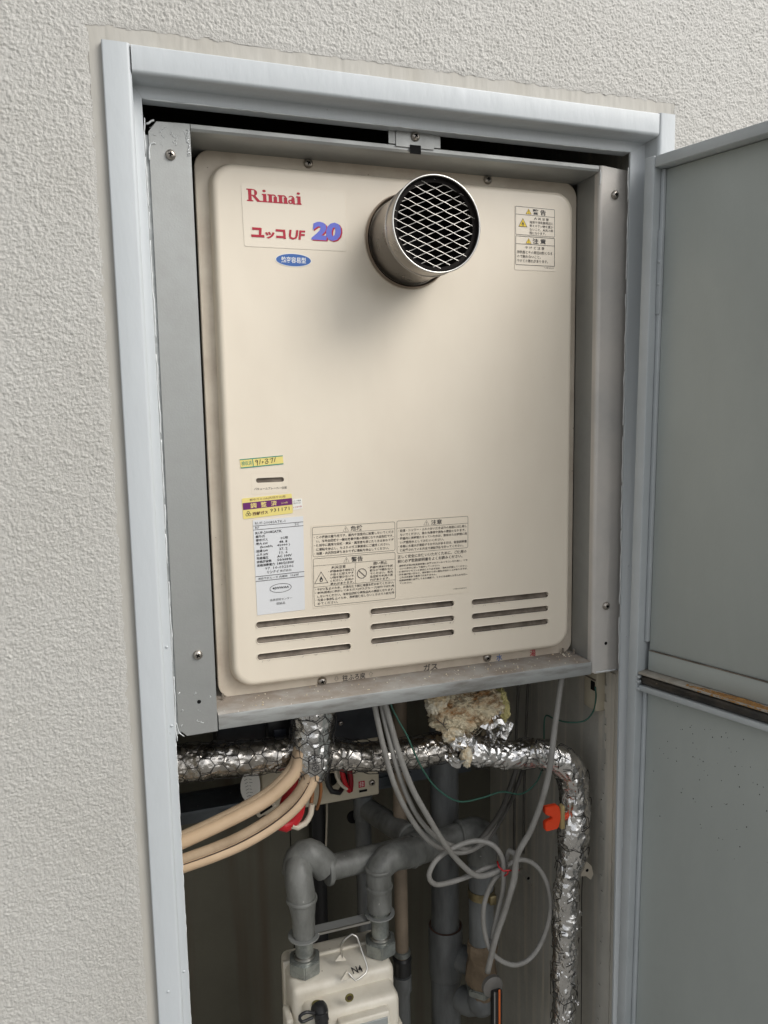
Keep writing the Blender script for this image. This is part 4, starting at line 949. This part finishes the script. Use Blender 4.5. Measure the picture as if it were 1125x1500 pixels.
# ================================================================== CABLES
def build_cables():
    def cable(label, P, r, m, cat='cable', name='grey_cable', group=None, step=.005):
        b = bmesh.new(); tube(b, P, r, 12, True, None, step); o = obj(name, b, m, None, smooth=180); o['label'] = label; o['category'] = cat
        if group: o['group'] = group
        return o
    g = 'grey cables hanging into the recess'
    cable('leftmost grey cable falling from under the shelf to the coil', [Q(547, 1020, .050), Q(551, 1045, .047), Q(562, 1095, .040), Q(578, 1150, .045), Q(598, 1192, .055), Q(621, 1224, .065), Q(647, 1244, .072), Q(676, 1249, .075), Q(700, 1240, .080), Q(715, 1222, .10), Q(735, 1190, .13)], .0034, M_cable, group=g)
    cable('second grey cable from the left, falling beside the leftmost one', [Q(557, 1020, .052), Q(562, 1050, .047), Q(574, 1098, .040), Q(590, 1150, .046), Q(610, 1193, .056), Q(634, 1222, .066), Q(660, 1238, .073), Q(690, 1243, .079), Q(712, 1234, .085)], .0031, M_cable, group=g)
    cable('thick grey cable running straight from the shelf down past the coil', [Q(561, 1020, .046), Q(568, 1045, .042), Q(585, 1105, .036), Q(604, 1155, .038), Q(629, 1200, .045), Q(654, 1240, .050), Q(678, 1268, .052), Q(700, 1283, .056), Q(724, 1278, .060), Q(741, 1266, .062)], .0037, M_cable, group=g)
    cable('long grey cable bowing from the right end of the shelf to the lever', [Q(824, 985, .045), Q(820, 1010, .042), Q(812, 1070, .030), Q(806, 1120, .024), Q(796, 1165, .026), Q(778, 1215, .032), Q(758, 1252, .036), Q(752, 1290, .038), Q(741, 1330, .042), Q(726, 1375, .050), Q(714, 1424, .058)], .0040, M_cable, group=g)
    zq = lambda x, y, Y: Q(600+x/3.75, 1190+y/3.75, Y)
    cable('small grey cable loop at the left of the coil', [zq(515, 300, .070), zq(480, 292, .072), zq(410, 310, .070), zq(330, 348, .066), zq(220, 385, .060), zq(140, 395, .056), zq(106, 345, .056), zq(150, 258, .060), zq(250, 190, .066), zq(360, 156, .066), zq(455, 178, .060), zq(507, 245, .056), zq(517, 330, .054), zq(512, 430, .054), zq(492, 520, .056), zq(470, 620, .058), zq(452, 700, .060)], .0034, M_cable, name='cable_loop')
    cable('large grey cable loop hanging low at the right of the coil', [zq(520, 335, .066), zq(478, 352, .066), zq(432, 430, .066), zq(404, 550, .064), zq(420, 690, .060), zq(470, 790, .056), zq(570, 838, .052), zq(660, 803, .052), zq(730, 700, .054), zq(770, 560, .056), zq(765, 430, .060), zq(722, 325, .064), zq(660, 270, .068), zq(590, 262, .070), zq(520, 300, .068), zq(450, 335, .068), zq(370, 352, .070)], .0033, M_cable, name='cable_loop')
    cable('short upright grey cable loop tied in the middle of the coil', [zq(545, 470, .050), zq(575, 380, .046), zq(585, 290, .044), zq(575, 225, .046), zq(550, 210, .054), zq(530, 250, .062), zq(525, 300, .068)], .0036, M_cable, name='cable_loop')
    cable('dark grey cable rising from the coil behind the foil pipe', [zq(370, 170, .090), zq(430, 100, .10), zq(500, 0, .12), Q(745, 1160, .14), Q(757, 1125, .15), Q(765, 1090, .16)], .0040, M_cabled, name='dark_cable')
    cable('second dark grey cable behind the coil, lower and thinner', [zq(400, 190, .095), zq(460, 110, .105), zq(520, 10, .125), Q(752, 1166, .145), Q(766, 1128, .155)], .0030, M_cabled, name='dark_cable')
    cable('thin green earth wire sagging in front of the foil pipe', [Q(570, 1022, .046), Q(574, 1036, .043), Q(584, 1056, .040), Q(596, 1077, .037), Q(608, 1105, .036), Q(622, 1132, .040), Q(642, 1157, .048), Q(672, 1174, .055), Q(705, 1169, .062), Q(735, 1160, .070), Q(763, 1163, .080), Q(784, 1148, .085), Q(796, 1124, .090)], .0011, M_green, 'wire', 'green_wire')
    cable('dark green wire looping from the socket on the side wall', [Q(872, 1006, .034), Q(873, 1022, .036), Q(869, 1042, .042), Q(856, 1056, .046), Q(832, 1058, .060), Q(812, 1053, .085), Q(800, 1048, .105), Q(797, 1062, .11), Q(797, 1090, .11)], .0011, M_green, 'wire', 'green_wire')
    tw = [zq(482, 268, .060), zq(490, 300, .052), zq(515, 322, .046), zq(548, 318, .042), zq(570, 322, .048), zq(600, 318, .060)]
    cable('red wire tie twisted around the grey cable coil', tw, .0011, M_red, 'wire tie', 'red_tie')
    cable('red wire tie tail hanging under the cable coil', [zq(545, 320, .044), zq(535, 340, .046), zq(520, 350, .050)], .0009, M_red, 'wire tie', 'red_tie')
    # outlet on the side wall
    t = thing('wall_socket', 'cream plastic cable socket on the side wall below the mounting frame', 'socket')
    a = Q(866, 1010, .06)
    boxo('socket_body', (.4960, .5102, .036, .066, -.102, -.040), M_creamp, t, bev=.0012)
    boxo('cable_entry', (.4945, .4962, .040, .048, -.074, -.062), M_dark, t)
    boxo('cover_strip', (.4950, .4958, .038, .064, -.060, -.058), M_dirt, t)
    # faint upright cables on the side wall
    for x, n_ in ((757, 'faint brown cable running up the side wall near the back corner'), (771, 'second brown cable clipped to the side wall beside the first')):
        cable(n_, [Q(x+3, 985, .21), Q(x, 1060, .215), Q(x-3, 1150, .22), Q(x-4, 1250, .225)], .0022, M_cabled, name='wall_cable')
build_cables()

# ================================================================== BACK FITTINGS
def build_backfit():
    t = thing('terminal_box', 'cream plastic terminal box with red and black plugs behind the foil pipe', 'terminal box')
    zt = Q(470, 1100, .20).z; z0 = Q(470, 1176, .20).z; x0 = Q(384, 1170, .20).x; x1 = Q(556, 1160, .20).x
    boxo('box_body', (x0, x1, .200, .250, z0-.004, zt+.03), M_creamp, t, bev=.003)
    s = Sticker('red_mark', [(x1-.032, z0+.022), (x1-.0225, z0+.022), (x1-.0225, z0+.0125), (x1-.032, z0+.0125)], .1995, None, base=False, parent=t)
    s.rect(0, 0, 9.5, 9.5, 'crimson')
    for k in range(3): s.line(1, 2.4+k*2.3, 8.5, 2.4+k*2.3, .5, 'white')
    s.line(3.2, 1, 3.2, 8.4, .5, 'white'); s.line(6.3, 1, 6.3, 8.4, .5, 'white'); s.done('red_mark')
    boxo('slot', (x1-.031, x1-.0195, .1985, .2003, z0+.0055, z0+.0085), M_dark, t)
    screw_head('screw', (x1-.0115, .1996, z0+.017), .0046, t)
    for px, py in ((485, 1142), (508, 1139)): p = Q(px, py, .2); latheo('plug_hole', [(.010, 0), (.0095, .0012)], (p.x, .2003, p.z), (0, -1, 0), M_dark, t, 20)
    def cb(name, lab, cat, P, r, m): o = tubeo(name, P, r, m, None, 12); o['label'] = lab; o['category'] = cat
    cb('red_cable', 'bright red plug cable at the right of the terminal box', 'cable', [Q(500, 1125, .165), Q(503, 1140, .165), Q(508, 1153, .168), Q(512, 1158, .175)], .0036, M_red)
    cb('red_cable', 'second red plug cable dipping beside the bright one', 'cable', [Q(512, 1128, .170), Q(514, 1145, .172), Q(513, 1158, .175)], .0040, mat('deep_red', (.22, .005, .012), .35))
    cb('white_cable', 'off-white cable bowing beside the red plugs', 'cable', [Q(491, 1125, .160), Q(493, 1138, .160), Q(500, 1150, .162), Q(508, 1156, .165)], .0022, M_whitec)
    cb('black_cable', 'square black cable hook on the terminal box front', 'cable', [Q(479, 1128, .172), Q(481, 1150, .172), Q(486, 1159, .172), Q(497, 1161, .172), Q(502, 1154, .180)], .0038, M_black)
    cb('thick_red_cable', 'thick red cable passing down between the two beige hoses', 'cable', [Q(432, 1135, .090), Q(425, 1158, .088), Q(418, 1175, .085), Q(415, 1195, .075)], .0068, M_red)
    cb('thick_red_cable', 'thick red cable loop emerging below the lower beige hose', 'cable', [Q(439, 1172, .085), Q(437, 1188, .085), Q(430, 1203, .085), Q(418, 1210, .085), Q(406, 1203, .085)], .0078, M_red)
    cb('white_cable', 'off-white cable loop below the lower beige hose', 'cable', [Q(427, 1209, .080), Q(436, 1212, .082), Q(447, 1206, .084), Q(455, 1192, .086), Q(457, 1178, .088)], .0038, M_whitec)
    cb('brown_cable', 'brown cable hanging right of the foil stub', 'cable', [Q(466, 1125, .100), Q(470, 1150, .10), Q(469, 1168, .10), Q(464, 1185, .11)], .0022, M_brownc)
    cb('brown_cable', 'shorter brown cable hidden beside the lower hose', 'cable', [Q(458, 1150, .10), Q(457, 1168, .10), Q(455, 1182, .095)], .0026, M_brownc)
    # blue-grey channel across the back
    t = thing('steel_channel', 'blue-grey steel channel crossing the back wall behind the hoses', 'bracket')
    za = Q(310, 1190, .27).z
    boxo('channel_web', (-.056, .300, .270, .285, za-.012, za+.030), M_channel, t, bev=.001)
    boxo('channel_flange', (-.056, .300, .225, .270, za+.026, za+.030), M_channel, t)
    t = thing('steel_channel', 'short blue-grey channel piece right of the cream terminal box', 'bracket')
    a = Q(560, 1120, .23); c_ = Q(690, 1105, .23)
    boxo('channel_web', (a.x-.02, c_.x, .230, .24, a.z-.036, a.z+.004), M_channel, t, bev=.001)
    # dark grey cover box under the heater
    t = thing('dark_cover_box', 'dark grey metal box hanging under the shelf right of the foil stub', 'box')
    a = Q(470, 1085, .14); c_ = Q(556, 1085, .14)
    boxo('box_shell', (.005, c_.x, .140, .20, Q(520, 1086, .14).z, -.018), mat('dark_grey_metal', (.045, .048, .055), .4, .4, var=.3), t, bev=.002)
    screw_head('screw', (Q(499, 1059, .14).x, .1395, Q(499, 1059, .14).z), .0032, t)
    t = thing('black_connector', 'black plastic connector block tucked left of the foil stub', 'connector')
    p = Q(410, 1078, .12); boxo('connector_body', (p.x-.016, p.x+.016, .12, .14, p.z-.018, p.z+.028), M_black, t, bev=.003)
    boxo('connector_clip', (p.x-.008, p.x+.008, .1165, .1198, p.z-.008, p.z+.010), mat('dark_blue_plastic', (.04, .045, .06), .3), t, bev=.001)
    # round tag with printing
    p = Q(371, 1152, .16); t = thing('paper_tag', 'round-cornered off-white paper tag hanging left of the beige hoses', 'tag')
    b = bmesh.new(); P = [(p.x+.017*math.cos(a)*(1 if math.cos(a) < 0 else .55), p.z+.024*math.sin(a)) for a in [2*PI*k/24 for k in range(24)]]; prism(b, P, .0006, Matrix.Translation((0, .160, 0))); obj('tag_sheet', b, INK['white'], t)
    s = Sticker('tag_print', [(p.x-.014, p.z+.018), (p.x+.006, p.z+.018), (p.x+.006, p.z-.018), (p.x-.014, p.z-.018)], .1598, None, base=False, parent=t)
    for k in range(7): s.line(2+k*.5, 3+k*4.6, 6+k*.5, 1.5+k*4.6, .5, 'black'); s.line(9, 2+k*4.6, 11+k % 3, 3+k*4.6, .5, 'black')
    s.done('tag_print')
    t = thing('white_latch', 'small white plastic latch below the beige upper hose', 'latch'); p = Q(390, 1186, .14)
    boxo('latch_body', (-.014, .014, 0, .006, -.0055, .0055), M_whitec, t, bev=.0025, M=Matrix.Translation(p) @ Matrix.Rotation(-.45, 4, 'Y'))
    boxo('latch_groove', (-.009, .009, -.0008, 0, -.0016, .0016), M_dark, t, bev=.0003, M=Matrix.Translation(p) @ Matrix.Rotation(-.45, 4, 'Y'))
    # black strip painted in for a dark gap, and cable on the back wall
    t = thing('black_gap_strip', 'flat black strip for the dark gap running down the back wall behind the meter pipes', 'gap_strip')
    a = Q(468, 1200, .35); boxo('gap_strip', (a.x-.013, a.x+.0105, .352, .3785, -1.22, -.05), M_black, t, bev=.002)
    cb('white_cable', 'thin off-white cable alongside the flat black strip', 'cable', [Q(478, 1140, .345), Q(479, 1190, .345), Q(477, 1250, .345)], .0018, M_whitec)
    # upright pipe behind
    t = thing('grey_conduit_pipe', 'slim grey upright pipe behind the meter pipes', 'pipe')
    a = Q(532, 1200, .27); tubeo('pipe_run', [Vector((a.x, .27, -.16)), Vector((a.x, .27, -.5)), Vector((a.x, .27, -1.2))], .0128, M_pvc, t, 20, step=.05)
    latheo('coupling', [(.0135, 0), (.0152, .001), (.0152, .04), (.0135, .041)], (a.x, .27, a.z+.002), (0, 0, 1), M_pvc, t, 24)
    b = bmesh.new(); lathe(b, [(.010, 0), (.010, .003)], Q(517, 1196, .28), (0, -1, 0), 18); obj('clamp_hole', b, M_dark, t)
    # cream upright hose
    t = thing('buff_hose', 'buff rubber hose with a metal clip, right of the meter outlet pipe', 'hose')
    a = Q(588, 1340, .20); zb = Q(590, 1400, .20).z
    tubeo('hose_tube', [Vector((a.x+.004, .20, -.06)), Vector((a.x, .20, -.3)), Vector((a.x, .20, zb))], .0102, mat('buff_hose', (.25, .195, .14), .6, var=.25, vscale=20), t, 20, step=.02)
    latheo('hose_clip', [(.0112, 0), (.0128, .001), (.0128, .008), (.0112, .009)], (a.x, .20, zb+.002), (0, 0, 1), M_zinc, t, 24)
    latheo('hose_end', [(.010, 0), (.0138, .003), (.0138, .022), (.0145, .024), (.0145, .027), (.011, .030)], (a.x, .20, zb-.030), (0, 0, 1), M_black, t, 24)
    latheo('socket_pipe', [(.0115, -.6), (.0115, -.06), (.014, -.055), (.014, -.031)], (a.x, .20, zb), (0, 0, 1), M_pvc, t, 24)
build_backfit()

# ================================================================== GAS PIPES
def collar(name, p, axis, r, w, parent, m=None, bulge=.0022):
    return latheo(name, [(r, -w/2), (r+bulge*.8, -w/2+.001), (r+bulge, 0), (r+bulge*.8, w/2-.001), (r, w/2)], p, axis, m or M_pipe, parent, 28)

def nut(name, p, r, h, parent):
    b = bmesh.new(); seg = 6
    P = [(r*math.cos(2*PI*k/6+.3), r*math.sin(2*PI*k/6+.3)) for k in range(6)]
    lo = [b.verts.new((p[0]+x, p[1]+y, p[2])) for x, y in P]; hi = [b.verts.new((p[0]+x, p[1]+y, p[2]+h)) for x, y in P]
    b.faces.new(list(reversed(lo))); b.faces.new(hi)
    for k in range(6): b.faces.new((lo[k], lo[(k+1) % 6], hi[(k+1) % 6], hi[k]))
    bmesh.ops.bevel(b, geom=[e for e in b.edges], offset=.0016, segments=2, affect='EDGES')
    return obj(name, b, M_zinc, parent, smooth=40)

def build_gas():
    t = thing('gas_pipework', 'thick grey threaded pipework with elbows feeding the meter', 'pipework')
    YP = .098; x1 = Q(446, 1395, YP).x; x2 = Q(557, 1375, YP).x; ZM = -.4190
    zn1 = ZM+.0005
    # inlet riser
    zh = Q(440, 1300, YP).z
    r = .0172
    el = Q(441, 1272, .112); ta = Q(480, 1272, .120); tb = Q(610, 1240, .136)
    latheo('union_pipe', [(.0118, 0), (.0118, .045)], (x1, YP, ZM+.012), (0, 0, 1), M_zinc, t, 24)
    P = [Vector((x1, YP, ZM+.045)), Vector((x1, YP, ZM+.075)), Vector((x1-.001, YP+.001, ZM+.098)), Vector((x1-.003, YP+.008, zh+.012)), Vector((el.x-.001, el.y+.006, el.z+.004))]
    tubeo('riser_elbow', P, .017, M_pipe, t, 26, R=[.0142, .0150, .0184, .0182, .0178])
    P = [el+Vector((-.006, .010, -.012)), el+Vector((-.0005, .012, .006)), el+Vector((.014, .010, .012)), ta+Vector((-.002, 0, .002))]
    tubeo('elbow', P, .019, M_pipe, t, 26, R=[.0180, .0192, .0192, .0195])
    ax = (tb-ta).normalized()
    collar('collar', ta, ax, .0185, .008, t, bulge=.0035)
    tubeo('pipe_run', [ta, ta.lerp(tb, .5), tb], r-.0008, M_pipe, t, 26, step=.02)
    # outlet elbow
    e2 = Q(566, 1262, .108); P = [Vector((x2, YP, ZM+.062)), Vector((x2, YP, ZM+.100)), Vector((x2+.001, YP+.001, e2.z-.004)), Q(572, 1256, .106), Q(597, 1250, .118), Q(610, 1247, .126)]
    tubeo('outlet_elbow', P, .0175, M_pipe, t, 26, R=[.0165, .0165, .0178, .0192, .0195, .0190])
    collar('collar', Q(601, 1249, .122), Vector((1, .25, .05)), .0185, .006, t, bulge=.0028)
    collar('collar', (x2, YP, ZM+.094), (0, 0, 1), .0165, .006, t, bulge=.0018)
    latheo('union_pipe', [(.0118, 0), (.0118, .05)], (x2, YP, ZM+.012), (0, 0, 1), M_zinc, t, 24)
    for x in (x1, x2):
        nut('union_nut', (x, YP, zn1), .0222, .0195, t)
        latheo('thread_ring', [(.0125, .0), (.0140, .001), (.0140, .0035), (.0125, .0045)], (x, YP, zn1+.0195), (0, 0, 1), M_rim, t, 24)
    # tie plate between the risers
    b = bmesh.new(); zp = ZM+.050
    box(b, x1+.017, x2-.015, YP-.004, YP+.012, zp-.0008, zp+.0008); lathe(b, [(.0150, -.0009), (.0205, -.0009), (.0205, .0009), (.0150, .0009)], (x1, YP, zp), (0, 0, 1), 28, False, False); lathe(b, [(.0150, -.0009), (.0200, -.0009), (.0200, .0009), (.0150, .0009)], (x2, YP, zp+.006), (0, 0, 1), 28, False, False)
    obj('tie_plate', b, M_galv, t, smooth=40)
    b = bmesh.new(); box(b, x1+.017, x2-.015, YP-.0058, YP-.0042, zp-.0018, zp+.0014); obj('plate_edge', b, M_rim, t)
    collar('collar', (x1-.001, YP+.001, ZM+.100), (0, 0, 1), .0190, .006, t, bulge=.0012)
    collar('collar', (x2, YP, ZM+.120), (0, 0, 1), .0172, .005, t, bulge=.0016)
    # tee, diagonal and right branch
    tee = Q(618, 1240, .140)
    tubeo('tee', [Q(600, 1244, .134), tee, Q(641, 1234, .146)], .0225, M_pipe, t, 26, R=[.0205, .0225, .0205], step=.006)
    dg = [Q(540, 1186, .26), Q(565, 1202, .22), Q(600, 1226, .165), tee]; tubeo('diagonal_pipe', dg, .0165, M_pipe, t, 24)
    collar('collar', Q(597, 1224, .169), (dg[3]-dg[1]).normalized(), .0165, .007, t, bulge=.0025)
    xr = Q(705, 1320, .150).x
    P = [Q(641, 1234, .146), Q(675, 1224, .150), Q(696, 1219, .152)]; tubeo('pipe_run', P, .0185, M_pipe, t, 24)
    P = [Q(672, 1224, .150), Q(697, 1220, .151), Q(708, 1232, .150), Vector((xr, .150, Q(705, 1262, .15).z))]; tubeo('elbow', P, .0225, M_pipe, t, 26, R=[.0205, .0228, .0225, .0215])
    collar('collar', Q(673, 1224, .150), (Q(697, 1220, .151)-Q(672, 1224, .150)).normalized(), .0205, .006, t, bulge=.002)
    zv = Q(705, 1378, .15).z
    tubeo('drop_pipe', [Vector((xr, .150, Q(705, 1262, .15).z)), Vector((xr, .150, (zv-.3)/2)), Vector((xr, .150, zv))], .0185, M_pvc, t, 24, step=.02)
    zc = Q(705, 1306, .15).z
    latheo('pipe_clamp', [(.0190, -.006), (.0202, -.006), (.0202, .006), (.0190, .006)], (xr, .15, zc), (0, 0, 1), M_brass, t, 28)
    boxo('clamp_lug', (xr+.002, xr+.012, .1235, .131, zc-.007, zc+.007), M_brass, t, bev=.001)
    # valve wrapped in brown paper
    b = bmesh.new()
    prof = [(.0200, 0), (.0225, -.006), (.0235, -.016), (.0210, -.030), (.0235, -.045), (.0245, -.058), (.0205, -.074), (.0195, -.088)]
    P = [Vector((xr+.001*math.sin(k), .15, zv+.002+h)) for k, (q, h) in enumerate(prof)]; rings = tube(b, P, 1, 14, True, [q for q, h in prof])
    for v in b.verts: d = noise.noise(v.co*60); v.co += Vector((d, noise.noise(v.co*50+Vector((9, 0, 0))), 0))*.004
    obj('paper_wrapped_valve', b, M_paper, t, smooth=25)
    zb = Q(703, 1462, .15).z
    b = bmesh.new(); bmesh.ops.create_uvsphere(b, u_segments=24, v_segments=16, radius=.0225, matrix=Matrix.Translation((xr-.001, .15, zb-.004))); obj('ball_elbow', b, M_pvc, t, smooth=180)
    tubeo('branch', [Vector((xr, .15, zb-.002)), Q(688, 1468, .165), Q(676, 1462, .18)], .0195, M_pvc, t, 22)
    nut('hex_coupling', (xr-.002, .148, zb+.014), .0235, .012, t)
    # large drain pipe with tee
    t = thing('drain_pipe', 'widest grey plastic drain pipe standing behind the cable coil', 'pipe')
    xa = Q(652, 1320, .225).x
    z1 = Q(651, 1357, .225).z; z2 = Q(650, 1428, .225).z
    boxz = lambda a, c_: None
    tubeo('pipe_run', [Vector((xa, .225, -.13)), Vector((xa, .225, -.3)), Vector((xa, .225, z1))], .0222, M_pvc, t, 28, step=.05)
    latheo('socket', [(.0232, .002), (.0268, .002), (.0272, 0), (.0270, z2-z1+.004), (.0245, z2-z1)], (xa, .225, z1), (0, 0, 1), M_pvc, t, 32)
    latheo('brown_ring', [(.0225, 0), (.0262, 0)], (xa, .225, z1+.0022), (0, 0, 1), mat('matt_brown', (.09, .05, .035), .8), t, 28, False, False)  # flat brown ring on the socket's upper edge
    tubeo('pipe_run', [Vector((xa, .225, z2)), Vector((xa, .225, z2-.2)), Vector((xa, .225, -1.22))], .0235, M_pvc, t, 28, step=.05)
    latheo('branch_socket', [(.0185, .02), (.0205, .028), (.0215, .046), (.0180, .047)], (xa, .225, Q(662, 1400, .22).z), (.75, -.66, .05), M_pvc, t, 28)
    for px in (652,): tubeo('upper_run', [Vector((xa, .225, -.13)), Vector((xa, .225, -.05))], .0205, M_pvc, t, 24)
    # lever with orange stripe
    t = thing('valve_lever', 'round grey valve lever with an orange striped handle at the bottom', 'lever')
    c = Q(719, 1441, .085); latheo('lever_disc', [(.0130, 0), (.0150, .001), (.0150, .007), (.0135, .008)], (c.x, .085, c.z), (0, -1, 0), mat('lever_grey', (.19, .18, .165), .5, .2, var=.2, vscale=30), t, 32)
    p = Q(727, 1450, .075); q = Q(729, 1560, .070)
    b = bmesh.new(); 
    for (a0, a1, y0) in ((-.0075, .0075, 0),):
        box(b, p.x+a0, p.x+a1, .070, .080, q.z, p.z, bev=.002)
    obj('lever_handle', b, M_black, t, smooth=40)
    boxo('orange_stripe', (p.x+.0005, p.x+.0035, .0685, .0702, q.z, p.z+.004), mat('orange_stripe', (.62, .14, .03), .4), t, bev=.0006)
    boxo('lever_rim', (p.x-.0060, p.x-.0048, .0688, .0702, q.z, p.z+.002), mat('lever_edge', (.30, .29, .27), .4), t)
    # red butterfly handle
    t = thing('butterfly_valve', 'orange-red notched plastic handle against the foil pipe', 'handle')
    c = Q(811, 1199, .030); zz = lambda x, y: Q(500+x/2.8125, 990+y/2.8125, .028)
    P = [zz(*k) for k in ((840, 543), (889, 533), (898, 540), (905, 565), (905, 590), (897, 622), (890, 632), (848, 642), (842, 638), (840, 610), (844, 602), (868, 593), (870, 582), (846, 575), (840, 568))]
    b = bmesh.new(); prism(b, [(v.x, v.z) for v in P], .007, Matrix.Translation((0, .028, 0))); bmesh.ops.bevel(b, geom=list(b.edges), offset=.0008, segments=2, affect='EDGES'); obj('handle_grip', b, M_redp, t, smooth=40)
    lp = Q(822, 1200, .033); latheo('handle_stem', [(.004, 0), (.004, .02)], lp, (1, .5, 0), M_redp, t, 12)
    boxo('foam_collar', (Q(820, 1200, .03).x, Q(826, 1200, .03).x, .026, .036, Q(820, 1214, .03).z, Q(820, 1180, .03).z), mat('tan_foam', (.35, .27, .12), .9), t, bev=.002)
    # pipe bracket tab on the right and steel angle
    t = thing('cream_bracket', 'cream painted pipe bracket tab with a hole beside the foil drop', 'bracket')
    zq = lambda x, y: Q(600+x/3.75, 1190+y/3.75, .038)
    P = [zq(*k) for k in ((915, 280), (935, 262), (965, 262), (1000, 295), (1010, 340), (995, 370), (968, 350), (925, 352), (918, 335))]
    b = bmesh.new(); prism(b, [(v.x, v.z) for v in P], .002, Matrix.Translation((0, .038, 0))); obj('bracket_tab', b, M_whitec, t)
    c = zq(975, 318); latheo('bracket_hole', [(.0024, 0), (.0022, .0003)], (c.x, .0378, c.z), (0, -1, 0), M_dark, t, 14)
    t = thing('steel_angle', 'small bright steel angle screwed to the side wall right of the coil', 'bracket')
    zq = lambda x, y, Y=.12: Q(600+x/3.75, 1190+y/3.75, Y)
    P = [zq(*k) for k in ((590, 318), (625, 310), (668, 352), (672, 405), (650, 385), (628, 352), (600, 335))]
    b = bmesh.new(); prism(b, [(v.x, v.z) for v in P], .002, Matrix.Translation((0, .12, 0))); obj('angle_plate', b, M_rim, t)
    c = zq(652, 362); latheo('angle_hole', [(.0022, 0), (.0022, .0003)], (c.x, .1198, c.z), (0, -1, 0), M_dark, t, 12)
build_gas()

# ================================================================== GAS METER
def build_meter():
    t = thing('gas_meter', 'cream enamelled gas meter with wire loop standing at the bottom of the recess', 'gas meter')
    ZT = -.4190; xa, xb = .0765, .2130
    def blk(name, dims, bev, m=M_meter, seg=4, M=None, **k): return boxo(name, dims, m, t, bev=bev, seg=seg, M=M, **k)
    blk('rear_casting', (xa, xb, .066, .150, -.75, ZT), .009)
    blk('front_casting', (xa+.011, xb-.004, .034, .090, -.75, ZT-.016), .010)
    blk('seam_rim', (xa-.002, xb+.002, .117, .123, -.75, ZT+.003), .002)
    zf = ZT-.016
    # ribs, gasket line, plate
    blk('rib', (xa+.052, xa+.0540, .0315, .045, -.75, zf-.010), .0008, seg=2); blk('rib', (xb-.030, xb-.0280, .0315, .045, -.75, zf-.010), .0008, seg=2)
    wz = Q(520, 1484, .034).z
    blk('index_frame', (xa+.048, xb-.022, .022, .040, -.75, wz), .003, label='clear window frame of the meter dial')
    blk('index_window', (xa+.052, xb-.026, .0205, .0225, -.75, wz-.006), .001, M_glass)
    # seal plug and screw
    p = Q(463, 1443, .055); latheo('olive_seal', [(.0068, 0), (.0068, .0018), (.0052, .0024)], (p.x, .052, ZT-.0155), (0, 0, 1), M_olive, t, 24)
    p = Q(512, 1462, .033); latheo('cover_screw', [(.0055, 0), (.0055, .0012), (.0036, .0014), (.0034, .0006)], (p.x, .0342, p.z), (0, -1, 0), M_olive, t, 24); latheo('cover_screw_core', [(.0032, 0), (.0028, .0018)], (p.x, .0342, p.z), (0, -1, 0), M_seam, t, 18)
    # wire loop and its lugs
    zq = lambda x, y, Y: Q(380+x/4.018, 1180+y/4.018, Y)
    P = [zq(487, 895, .085), zq(483, 815, .080), zq(545, 757, .078), zq(572, 770, .076), zq(600, 850, .070), zq(635, 960, .060), zq(605, 1005, .055), zq(565, 1030, .052), zq(545, 1010, .054), zq(525, 985, .057)]
    tubeo('wire_loop', P, .0013, M_rim, t, 10, step=.004)
    for (a, Y) in (((445, 920, 480, 872, 515, 915), .084), ((478, 1035, 517, 975, 548, 1015), .057)):
        P = [zq(a[0], a[1], Y), zq(a[2], a[3], Y), zq(a[4], a[5], Y)]; b = bmesh.new(); prism(b, [(v.x, v.z) for v in P], .004, Matrix.Translation((0, Y, 0))); bmesh.ops.bevel(b, geom=list(b.edges), offset=.0006, segments=1, affect='EDGES'); obj('loop_lug', b, M_meter, t, smooth=40)
    # N4 mark lying on the top
    a = zq(545, 962, .075); ZZ = ZT+.0004
    cpx = [Q(516, 1421, .08)]
    Mt = Matrix.Translation((0, 0, 0))
    V, F = glyphs('N4', .012, 2); x0 = min(v.x for v in V); xw = max(v.x for v in V)-x0; y0 = min(v.y for v in V); yw = max(v.y for v in V)-y0
    d = Q(523, 1420, .08); k = (ZZ-CP.z)/(d.z-CP.z); c = CP+(d-CP)*k
    b = bmesh.new(); vs = [b.verts.new((c.x+((v.x-x0)/xw-.5)*.0135, c.y+((v.y-y0)/yw-.5)*.0125, ZZ)) for v in V]
    for f in F: b.faces.new([vs[i] for i in f])
    obj('painted_lettering', b, INK['black'], t)
    # black test cock on the front
    c = Q(470, 1486, .020)
    kb = latheo('test_cock', [(.0095, 0), (.0105, .004), (.0100, .010), (.0078, .016), (.0070, .020)], (c.x, .034, c.z), (.1, -1, -.25), M_black, t, 24)
    tubeo('cock_body', [Vector((c.x, .022, c.z+.002)), Vector((c.x+.001, .018, c.z-.02)), Vector((c.x+.002, .018, c.z-.06))], .0082, M_black, kb, 16)
    P = [Vector((c.x-.008, .020, c.z+.004)), Vector((c.x-.018, .019, c.z+.009)), Vector((c.x-.026, .019, c.z+.006)), Vector((c.x-.024, .019, c.z-.002)), Vector((c.x-.010, .020, c.z-.001))]
    tubeo('cap_strap', P, .0020, M_black, kb, 8, step=.003)
    blk('side_foot', (xa-.010, xa-.001, .06, .09, -.62, Q(420, 1488, .07).z), .003); blk('side_foot', (xb+.001, xb+.008, .06, .09, -.62, Q(580, 1492, .07).z), .003)
build_meter()
